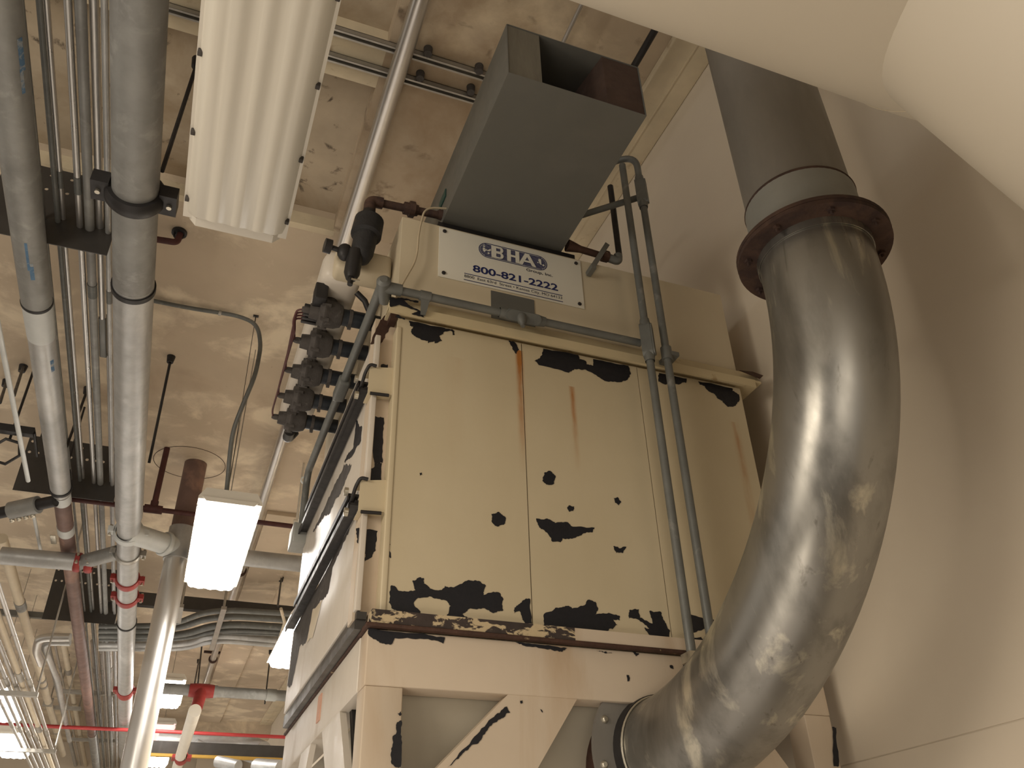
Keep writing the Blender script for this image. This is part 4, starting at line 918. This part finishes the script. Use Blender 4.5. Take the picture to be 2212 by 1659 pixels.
# =================================================================== CONDUIT RACK BETWEEN THE TWO PIPES
ZK = 3.48
rack = []
ydist = lambda x, y, z=ZK: onz(x, y, z).y
Y1, Y2, Y3 = ydist(190, 492), ydist(190, 1040), ydist(210, 1322)
labs = ['conduit in the rack hugging the right side of the blue marked pipe', 'dark conduit in the rack, leftmost of the pair with open ceiling on both sides', 'bright conduit in the rack, right one of the pair with open ceiling on both sides',
        'narrow bright conduit in the rack, just left of the widest one', 'widest grey conduit in the middle of the rack', 'bright white conduit in the rack that ends in a grey fitting', 'conduit in the rack half hidden by the left edge of the thick main']
for k, (xa, xb, yy, mt) in enumerate(((100, 109, 560, 'galv_dark'), (103, 117, 298, 'greyconduit'), (116, 130, 298, 'conduit'), (154, 171, 298, 'conduit'), (174, 198, 298, 'galv_dark'), (201, 221, 298, 'conduit'), (223, 238, 298, 'galv'))):
    z = ZK + (.03 if k in (2, 5) else 0); x, r = span('Y', (xa, yy), (xb, yy), z)
    t = thing('conduit', labs[k], 'conduit', (x, 5, z), 'conduits of the rack')
    ye = 24 if k != 5 else ydist(215, 700)
    m = MB(); m.cyl((x, -1.5, z), (x, ye, z), r, 20); part(m, 'tube', mt, t)
    cyy = {1: 0, 2: 371, 3: 384, 4: 613, 6: 630}.get(k, 0)
    if cyy:
        yq = onz(xa + 20, cyy, z).y; m = MB(); m.lathe((x, yq, z), (0, 1, 0), [(0, r), (0, r * 1.12), (.12, r * 1.12), (.12, r)], 20); m.ring((x, yq, z), (0, 1, 0), r, r * 1.15, .012, 20); part(m, 'coupling', 'greyconduit', t)
    if k == 5:
        m = MB(); m.box(x - r * 1.1, x + r * 1.1, ye - .05, ye + .42, z - r, z + r * 1.4, .01); part(m, 'fitting', 'hood_side', t, 'grey box fitting')
        m = MB(); m.cyl((x + .03, ye + .4, z), (x + .03, 20, z), r * .55, 16); part(m, 'tube', 'galv', t)
# perforated hanger plates that carry the rack
for k, (Yp, xa, xb, yt, ybm, xm_) in enumerate(((Y1, 84, 262, 372, 535, 150), (Y2, 40, 262, 958, 1078, 190), (Y3, 105, 262, 1225, 1345, 190))):
    zt_, zb_ = ony(xm_, yt, Yp).z, ony(xm_, ybm, Yp).z
    X0, X1 = ony(xa, (yt + ybm) / 2, Yp).x, ony(xb, (yt + ybm) / 2, Yp).x
    if k == 0: X0 = ony(-40, 470, Yp).x
    t = thing('hanger_plate', ('nearest', 'middle', 'farthest')[k] + ' dark perforated steel plate carrying the conduits', 'plate', ((X0 + X1) / 2, Yp, zb_), 'perforated hanger plates')
    # plate with real holes: grid of cells, some left open by ring cells
    m = MB().mat('plate'); nx = 12; nz = 5; dx = (X1 - X0) / nx; dz = (zt_ - zb_) / nz
    rnd = random.Random(k + 3)
    for i in range(nx):
        for j in range(nz):
            x0, z0 = X0 + i * dx, zb_ + j * dz; cxx, czz = x0 + dx / 2, z0 + dz / 2
            if j in (3,) or (j == 4 and i % 2 == 0):
                n = 16; hr = min(dx, dz) * .20; ring = [Vector((cxx + hr * math.cos(2 * PI * q / n), Yp, czz + hr * math.sin(2 * PI * q / n))) for q in range(n)]
                sq = []
                for q in range(n):
                    c_, s_ = math.cos(2 * PI * q / n), math.sin(2 * PI * q / n); s2 = max(abs(c_), abs(s_)); sq.append(Vector((cxx + dx / 2 * c_ / s2, Yp, czz + dz / 2 * s_ / s2)))
                for q in range(n):
                    a, b, c_, d_ = ring[q], ring[(q + 1) % n], sq[(q + 1) % n], sq[q]
                    m.quad([a, b, c_, d_]); o3 = Vector((0, .006, 0)); m.quad([a + o3, d_ + o3, c_ + o3, b + o3]); m.quad([a, a + o3, b + o3, b])
            else: m.box(x0, x0 + dx, Yp, Yp + .006, z0, z0 + dz)
    part(m, 'plate', 'plate', t)
    m = MB(); m.cyl((X0 + .08, Yp + .03, zt_ - .02), (X0 + .08, Yp + .03, ZC), .009, 8); m.cyl((X1 - .08, Yp + .03, zt_ - .02), (X1 - .08, Yp + .03, ZC), .009, 8); part(m, 'rod', 'black', t)

# free rods
for (tx, ty), (bx, by), zb_, lab in (((428, 130), (350, 370), 3.22, 'black rod from the ceiling recess to the black coupling on the thick main'),
                                     ((370, 770), (322, 1000), 3.25, 'black rod with square foot beside the thick main, left of the ceiling cable'),
                                     ((190, 838), (144, 965), 3.40, 'black rod crossing in front of the conduits to the galvanised pipe'),
                                     ((51, 790), (30, 855), 3.2, 'thin rod left of the galvanised pipe, its foot hidden by the pipe'),
                                     ((15, 822), (0, 870), 3.2, 'thin rod at the left edge, beside the thin pale conduit'),
                                     ((608, 1247), (600, 1310), 3.1, 'short rod above the cross conduits right of the bright fixture'),
                                     ((437, 1385), (425, 1500), 3.0, 'rod down to the red tee on the far grey main'),
                                     ((430, 1425), (420, 1478), 3.1, 'thinner rod just left of the one at the red tee'),
                                     ((585, 1405), (572, 1520), 3.0, 'rod to the clamp on the far grey main near the collector')):
    p = onz(tx, ty, ZC); 
    m = MB(); q = onz(bx, by, zb_); m.cyl((q.x, q.y, zb_), (p.x, p.y, ZC), .011, 8)
    m.lathe((p.x, p.y, ZC - .06), (0, 0, 1), [(0, .011), (0, .026), (.06, .034), (.06, 0)], 12)
    tag(m.build('hanger_rod', 'black'), lab, 'rod', 'black hanger rods')

# elbowed red brown sprinkler stubs
q0, q1 = onz(338, 517, 4.0), onz(382, 524, 4.0)
st = thing('sprinkler_stub', 'dark red pipe stub with elbow and ring at the ceiling right of the thick main', 'pipe', tuple(q1))
mb = MB(); mb.sweep(rounded([q0 + (q0 - q1) * 2, q1, Vector((q1.x + .01, q1.y, ZC))], .03), .022, 14); part(mb, 'pipe', 'darkred', st)
mb = MB(); mb.lathe((q1.x, q1.y, ZC - .02), (0, 0, 1), [(0, 0), (0, .05), (.02, .05)], 20); mb.torus((q1.x, q1.y, ZC - .035), (0, 1, 0), .03, .007, n=24, seg=8); part(mb, 'flange', 'black', st)
zz = 3.45
a, b, c = onz(345, 1015, ZC), onz(331, 1100, zz), onz(652, 1130, zz)
sp2 = thing('sprinkler_line', 'dark red branch line passing behind the bright fixture with a tee and riser', 'pipe', tuple(b))
mb = MB(); mb.cyl((b.x - .7, b.y, zz), (c.x + .1, b.y, zz), .024, 14); part(mb, 'pipe', 'darkred', sp2)
mb = MB(); mb.cyl((b.x, b.y, zz), (b.x, b.y, ZC), .028, 14); part(mb, 'riser', 'darkred', sp2)
mb = MB(); mb.cyl((b.x - .08, b.y, zz), (b.x + .08, b.y, zz), .04, 14); mb.cyl((b.x, b.y, zz), (b.x, b.y, zz + .08), .036, 14); part(mb, 'tee', 'darkred', sp2)
# small sprinkler head near the collector
q = onz(640, 1133, zz - .02); mb = MB(); mb.cyl(q, Vector((q.x, q.y, ZC)), .012, 10); mb.cyl(q + Vector((-.03, 0, .03)), q + Vector((.22, 0, .03)), .02, 10); mb.box(q.x - .03, q.x + .03, q.y - .01, q.y + .01, q.z - .05, q.z)
tag(mb.build('fire_sprinkler', 'housing'), 'pale sprinkler drop beside the latch bars of the collector', 'sprinkler')

# =================================================================== LEFT EDGE: thin pale conduit, cream pipe, lower conduit bundle
def yrun(name, e1, e2, z, y0, y1_, mat, label, cat='conduit', group=None, seg=16):
    x, r = span('Y', e1, e2, z); m = MB(); m.cyl((x, y0, z), (x, y1_, z), r, seg); o = m.build(name, mat); tag(o, label, cat, group); return x, r
yrun('pale_conduit', (0, 760), (13, 757), 3.0, -1, onz(58, 1038, 3.0).y, 'tape', 'thin pale conduit at the left edge ending above the middle plate')
yrun('pale_conduit', (76, 1150), (84, 1150), 3.3, onz(70, 1095, 3.3).y, onz(92, 1190, 3.3).y, 'tape', 'short pale conduit seen below the middle plate left of the brown pipe')
zw = 3.50
x, r = span('Y', (48, 1359), (70, 1357), zw)
wp = thing('insulated_pipe', 'cream covered pipe running away at lower left beside the conduit bundle', 'pipe', (x, 9, zw))
mb = MB(); mb.cyl((x, onz(20, 1165, zw).y, zw), (x, 21, zw), r, 32); part(mb, 'cover', 'insul', wp)
for y in (1311, 1468, 1480, 1578): yy = onz(x and 100, y, zw).y; mb = MB(); mb.ring((x, yy, zw), (0, 1, 0), r, r * 1.12, .10 if y != 1311 else .25, 32); part(mb, 'band', 'galv_dark' if y == 1311 else 'strut', wp)
ys_ = onz(97, 1516, zw).y
mb = MB(); mb.box(x - r * 1.3, x + r * 1.3, ys_ - .02, ys_ + .02, zw - r * 1.3, zw + r * 1.2); part(mb, 'hanger', 'strut', wp)
# strut it rests on
qa, qb = onz(10, 1300, zw + .2), onz(108, 1309, zw + .2)
mb = MB(); mb.box(qa.x - .5, qb.x, qb.y - .03, qb.y + .03, zw + r - .02, zw + r + .05); tag(mb.build('cross_strut', 'hood_side'), 'grey strut crossing above the cream covered pipe', 'strut')
zb = 2.3
names = ['leftmost', 'second', 'third', 'fourth', 'fifth', 'rightmost']
xs = []
for k, xx in enumerate((67, 79, 91, 102, 113, 125)):  # spaced as seen at the near strut
    wv = 3.6 if k != 4 else 5
    x, r = span('Y', (xx - wv, 1655), (xx + wv, 1655), zb); xs.append(x)
    t = thing('conduit', names[k] + ' conduit of the bundle at the lower left corner', 'conduit', (x, 8, zb), 'conduits of the lower left bundle')
    m = MB(); m.cyl((x, -1.5, zb), (x, 26, zb), r, 14); part(m, 'tube', 'conduit' if k != 4 else 'insul', t)
    for y in (1440 + 13 * k % 40, 1560 + 9 * k % 30): m = MB(); yy = onz(60, y, zb).y; m.cyl((x, yy, zb), (x, yy + .3, zb), r * 1.25, 14); part(m, 'coupling', 'strut', t)
for k, (y, lab) in enumerate(((1496, 'upper'), (1618, 'lower'))):
    yy = onz(60, y, zb - .06).y; m = MB(); m.box(xs[0] - .3, xs[-1] + .08, yy - .03, yy + .03, zb - .10, zb - .055); 
    m.cyl((xs[-1] + .06, yy, zb - .06), (xs[-1] + .06, yy, ZC), .01, 8)
    tag(m.build('trapeze_strut', 'strut'), lab + ' of the two struts under the lower left conduit bundle', 'strut', 'trapeze struts')
# conduits between: middle group, right group (farther)
zr = 3.62
grp = [(118, 130, 1485, 'galv'), (136, 141, 1485, 'conduit'), (148, 161, 1485, 'insul'), (192, 196, 1449, 'conduit'), (201, 210, 1449, 'conduit'), (217, 226, 1449, 'conduit'), (231, 244, 1449, 'conduit'), (256, 270, 1522, 'conduit')]
ln = ['grey conduit below the looped one, left of the brown pipe', 'thin bright conduit second to the left of the brown pipe', 'cream covered conduit touching the left of the brown pipe', 'thinnest conduit just right of the brown pipe',
      'first full conduit right of the brown pipe', 'second full conduit right of the brown pipe', 'third full conduit right of the brown pipe, under the main', 'conduit continuing below the open end of the thick main']
for k, (a, b, y, mt) in enumerate(grp):
    x, r = span('Y', (a, y), (b, y), zr); t = thing('conduit', ln[k], 'conduit', (x, 14, zr), 'conduits at the far end')
    m = MB(); y0 = onz((a + b) / 2, 1385 if k < 7 else 1500, zr).y; m.cyl((x, y0, zr), (x, 27, zr), r, 14); part(m, 'tube', mt, t)
    yy = onz(a, 1438 + (k % 3) * 3, zr).y; m = MB(); m.cyl((x, yy, zr), (x, yy + .25, zr), r * 1.18, 14); part(m, 'coupling', 'strut', t)
for k, (y, xa, xb, lab) in enumerate(((1488, 124, 252, 'strut under the far conduits, nearest of three'), (1523, 100, 176, 'strut left of the brown pipe, hooked to the cream pipe'), (1593, 148, 268, 'strut under the far conduits, farthest of three'))):
    a, b = onz(xa, y, zr - .07), onz(xb, y, zr - .07); m = MB(); m.box(a.x, b.x, a.y - .04, a.y + .04, zr - .13, zr - .075); m.cyl((a.x + .04, a.y, zr - .1), (a.x + .04, a.y, ZC), .012, 8); m.cyl((b.x - .04, a.y, zr - .1), (b.x - .04, a.y, ZC), .012, 8)
    tag(m.build('trapeze_strut', 'strut'), lab, 'strut', 'trapeze struts')
# looped conduit
zo = 2.95
def run_px(name, pxs, z, r, mat, label, cat='conduit', group=None, bend=.15):
    pts = [onz(a, b, z) for a, b in pxs]; m = MB(); m.sweep(rounded(pts, bend, 6), r, 14); return tag(m.build(name, mat), label, cat, group)
run_px('looped_conduit', [(152, 1377), (85, 1377), (78, 1405), (90, 1434)], zo, .045, 'conduit', 'bright conduit bending round in a loop left of the brown pipe')
run_px('looped_conduit', [(152, 1389), (100, 1388), (95, 1400), (104, 1418), (125, 1470), (150, 1600)], zo + .1, .035, 'galv', 'smaller conduit bending inside the loop left of the brown pipe')

# =================================================================== CROSSING CONDUIT RACK (runs left to right, with offset bends)
zq = 3.45
q = onz(450, 1300, zq + .1)
rk = 'crossing conduits'
cl = ['farthest up of the crossing conduits, nearly straight', 'second crossing conduit with a long offset bend', 'third crossing conduit with a long offset bend', 'fourth crossing conduit with a tight bend', 'thin crossing conduit above the gap', 'sixth crossing conduit, bright, sweeping down', 'lowest crossing conduit in view, bright, sweeping down']
for k, (pl, rr0, mt) in enumerate((([(215, 1352), (375, 1352), (452, 1315), (662, 1328)], .034, 'greyconduit'), ([(215, 1362), (378, 1362), (462, 1328), (664, 1342)], .040, 'greyconduit'), ([(215, 1372), (390, 1375), (470, 1346), (664, 1358)], .045, 'greyconduit'),
                             ([(215, 1381), (400, 1381), (470, 1360), (664, 1368)], .03, 'greyconduit'), ([(480, 1366), (664, 1374)], .022, 'greyconduit'), ([(215, 1392), (405, 1392), (458, 1370), (640, 1386)], .045, 'galv'), ([(215, 1400), (400, 1401), (460, 1381), (640, 1396)], .042, 'galv'))):
    run_px('crossing_conduit', pl, zq, rr0, mt, cl[k], 'conduit', rk, .6)
a, b = onz(390, 1298, zq + .25), onz(662, 1316, zq + .25)
mb = MB(); mb.box(onz(230, 1302, zq + .25).x, 2.1, a.y - .05, a.y + .05, zq + .14, zq + .30); tag(mb.build('crossing_channel', 'plate'), 'dark channel above the crossing conduits', 'channel')
for xk, y0_, y1__ in ((488, 1290, 1400), (396, 1285, 1340)):
    a = onz(xk, y0_, zq + .05); m = MB(); b = onz(xk - 4, y1__, zq - .06); m.box(a.x - .03, a.x + .03, a.y, b.y, zq - .10, zq - .06); m.cyl((a.x, a.y + .1, zq - .08), (a.x, a.y + .1, ZC), .015, 8)
    tag(m.build('conduit_support', 'strut'), 'upright strut holding the crossing conduits, ' + ('below the bright fixture' if xk > 400 else 'beside the steel riser'), 'strut')
m = MB(); m.sweep([onz(607, 1315, zq), onz(615, 1345, zq - .05), onz(602, 1385, zq - .05)], .02, 8); tag(m.build('cable_drop', 'insul'), 'pale strap hanging across the crossing conduits near the collector', 'strap')

# =================================================================== FAR END
zf = 2.75
_, rf = span('X', (560, 1490), (560, 1514), zf)
ya = onz(480, 1495, zf).y
fm = thing('far_main', 'grey main crossing low in the distance below the crossing conduits', 'pipe', (0, ya, zf))
mb = MB(); mb.cyl((onz(335, 1490, zf).x, ya, zf), (2.1, ya, zf), rf, 28); part(mb, 'pipe_length', 'galv_dark', fm)
for xx in (455, 585): q = onz(xx, 1503, zf); mb = MB(); mb.ring((q.x, ya, zf), (1, 0, 0), rf, rf * 1.15, .12, 28); part(mb, 'coupling', 'sleeve', fm)
tq = onz(433, 1500, zf)
ring_clamp((tq.x, ya, zf), (1, 0, 0), rf, 'red', fm, .3, 'tee', ear=False)
mb = MB().mat('red'); mb.sweep([(tq.x, ya, zf), tuple(onz(425, 1528, zf - .25))], [rf * 1.15, rf * 1.05], 24); part(mb, 'tee_branch', 'red', fm, 'red tee branch')
zg = zf - .3
a, b = onz(421, 1535, zg), onz(381, 1659, zg)
x, r = span('Y', (402, 1580), (428, 1582), zg)
wpp = thing('white_pipe', 'white pipe running from the red tee towards the bottom of the photo', 'pipe', (x, ya + 3, zg))
xe = onz(385, 1650, zg)
mb = MB(); mb.cyl(a, Vector((a.x * .3 + xe.x * .7, xe.y, zg)) if False else xe + (xe - a) * .2, r, 24); part(mb, 'pipe_length', 'housing', wpp)
q = onz(392, 1637, zg); ring_clamp(q, (xe - a), r, 'red', wpp, .3, bolts=False)
_, r3 = span('X', (500, 1583), (500, 1591), 3.0)
yr = onz(500, 1587, 3.0).y; mb = MB(); mb.cyl((-8, yr, 3.0), (2.1, yr, 3.0), r3, 12); tag(mb.build('sprinkler_main', 'redpipe'), 'bright red pipe crossing near the far wall', 'pipe')
for k, (y, z, h, mt, lab, nm) in enumerate(((1624, 2.6, .11, 'plate', 'dark crane beam crossing under the red pipe', 'crane_beam'), (1637, 2.5, .02, 'yellow', 'thin yellow rail under the dark crane beam', 'crane_rail'))):
    q = onz(500, y, z); m = MB(); m.box(onz(322, y, z).x, 2.1, q.y - .04, q.y + .04, z - h, z + h); tag(m.build(nm, mt), lab, 'beam')
# grey pipes behind near the far wall
q0, q1, q2 = onz(340, 1605, 2.9), onz(530, 1613, 2.9), onz(565, 1628, 2.75)
m = MB(); m.sweep(rounded([q0, q1, q2], .5), .2, 20); tag(m.build('far_duct', 'galv'), 'grey pipe with bend just above the dark crane beam', 'pipe')
q0, q1 = onz(420, 1608, 2.85), onz(450, 1625, 2.75)
m = MB(); m.sweep([q0, q1], .10, 16); tag(m.build('far_branch', 'galv'), 'short slanting pipe beside the white pipe at the far end', 'pipe')
for k, (pa, pb, rr0, lab) in enumerate((((470, 1645), (515, 1655), .08, 'slanting grey pipe under the yellow rail, left one'), ((555, 1655), (608, 1659), .11, 'fat grey pipe under the yellow rail beside the collector stand'))):
    m = MB(); m.sweep([onz(*pa, 2.3), onz(*pb, 2.2)], rr0, 16); tag(m.build('far_pipe', 'galv'), lab, 'pipe', 'pipes under the yellow rail')
# wall columns far away
for k, xx in enumerate((485, 612)):
    q = ony(xx, 1560, YF - .15); m = MB(); m.box(q.x - .5, q.x + .5, YF - .3, YF, FLR, ZC); struct(m.build('trim_%d' % (5 + k), 'wall'))

# left edge clutter: clamp fitting, loop hanger
q0, q1 = onz(0, 1108, 3.15), onz(92, 1088, 3.2)
cc_ = thing('clamp_fitting', 'steel repair clamp with bolts on a black pipe left of the brown pipe', 'clamp', tuple(q1))
mb = MB(); mb.cyl(q0 + (q0 - q1) * 1, q1 + (q1 - q0) * .3, .05, 16); part(mb, 'pipe', 'black', cc_)
a, b = q0.lerp(q1, .25), q0.lerp(q1, .9)
mb = MB(); mb.cyl(a, b, .075, 20); part(mb, 'sleeve', 'galv_dark', cc_)
for k in range(4): p_ = a.lerp(b, (k + .5) / 4) + Vector((0, .05, -.075)); mb = MB(); mb.ball(p_, .022, 10); part(mb, 'bolt', 'bolt', cc_)
q = onz(12, 975, 3.2); mb = MB(); mb.torus(q, (.2, 1, 0), .11, .012, n=6, seg=8); mb.cyl(q + Vector((0, 0, .11)), (q.x, q.y, ZC), .01, 8); tag(mb.build('ring_hanger', 'black'), 'black angular ring hanger at the left edge', 'hanger')
q0, q1 = onz(-20, 922, 3.35), onz(74, 935, 3.35); mb = MB(); mb.slab(q0, q1, .06, .06); mb.cyl(q1, q1 + Vector((0, .35, -.02)), .012, 8); tag(mb.build('steel_strut', 'black'), 'black steel strut reaching in from the left edge to the galvanised pipe', 'strut')
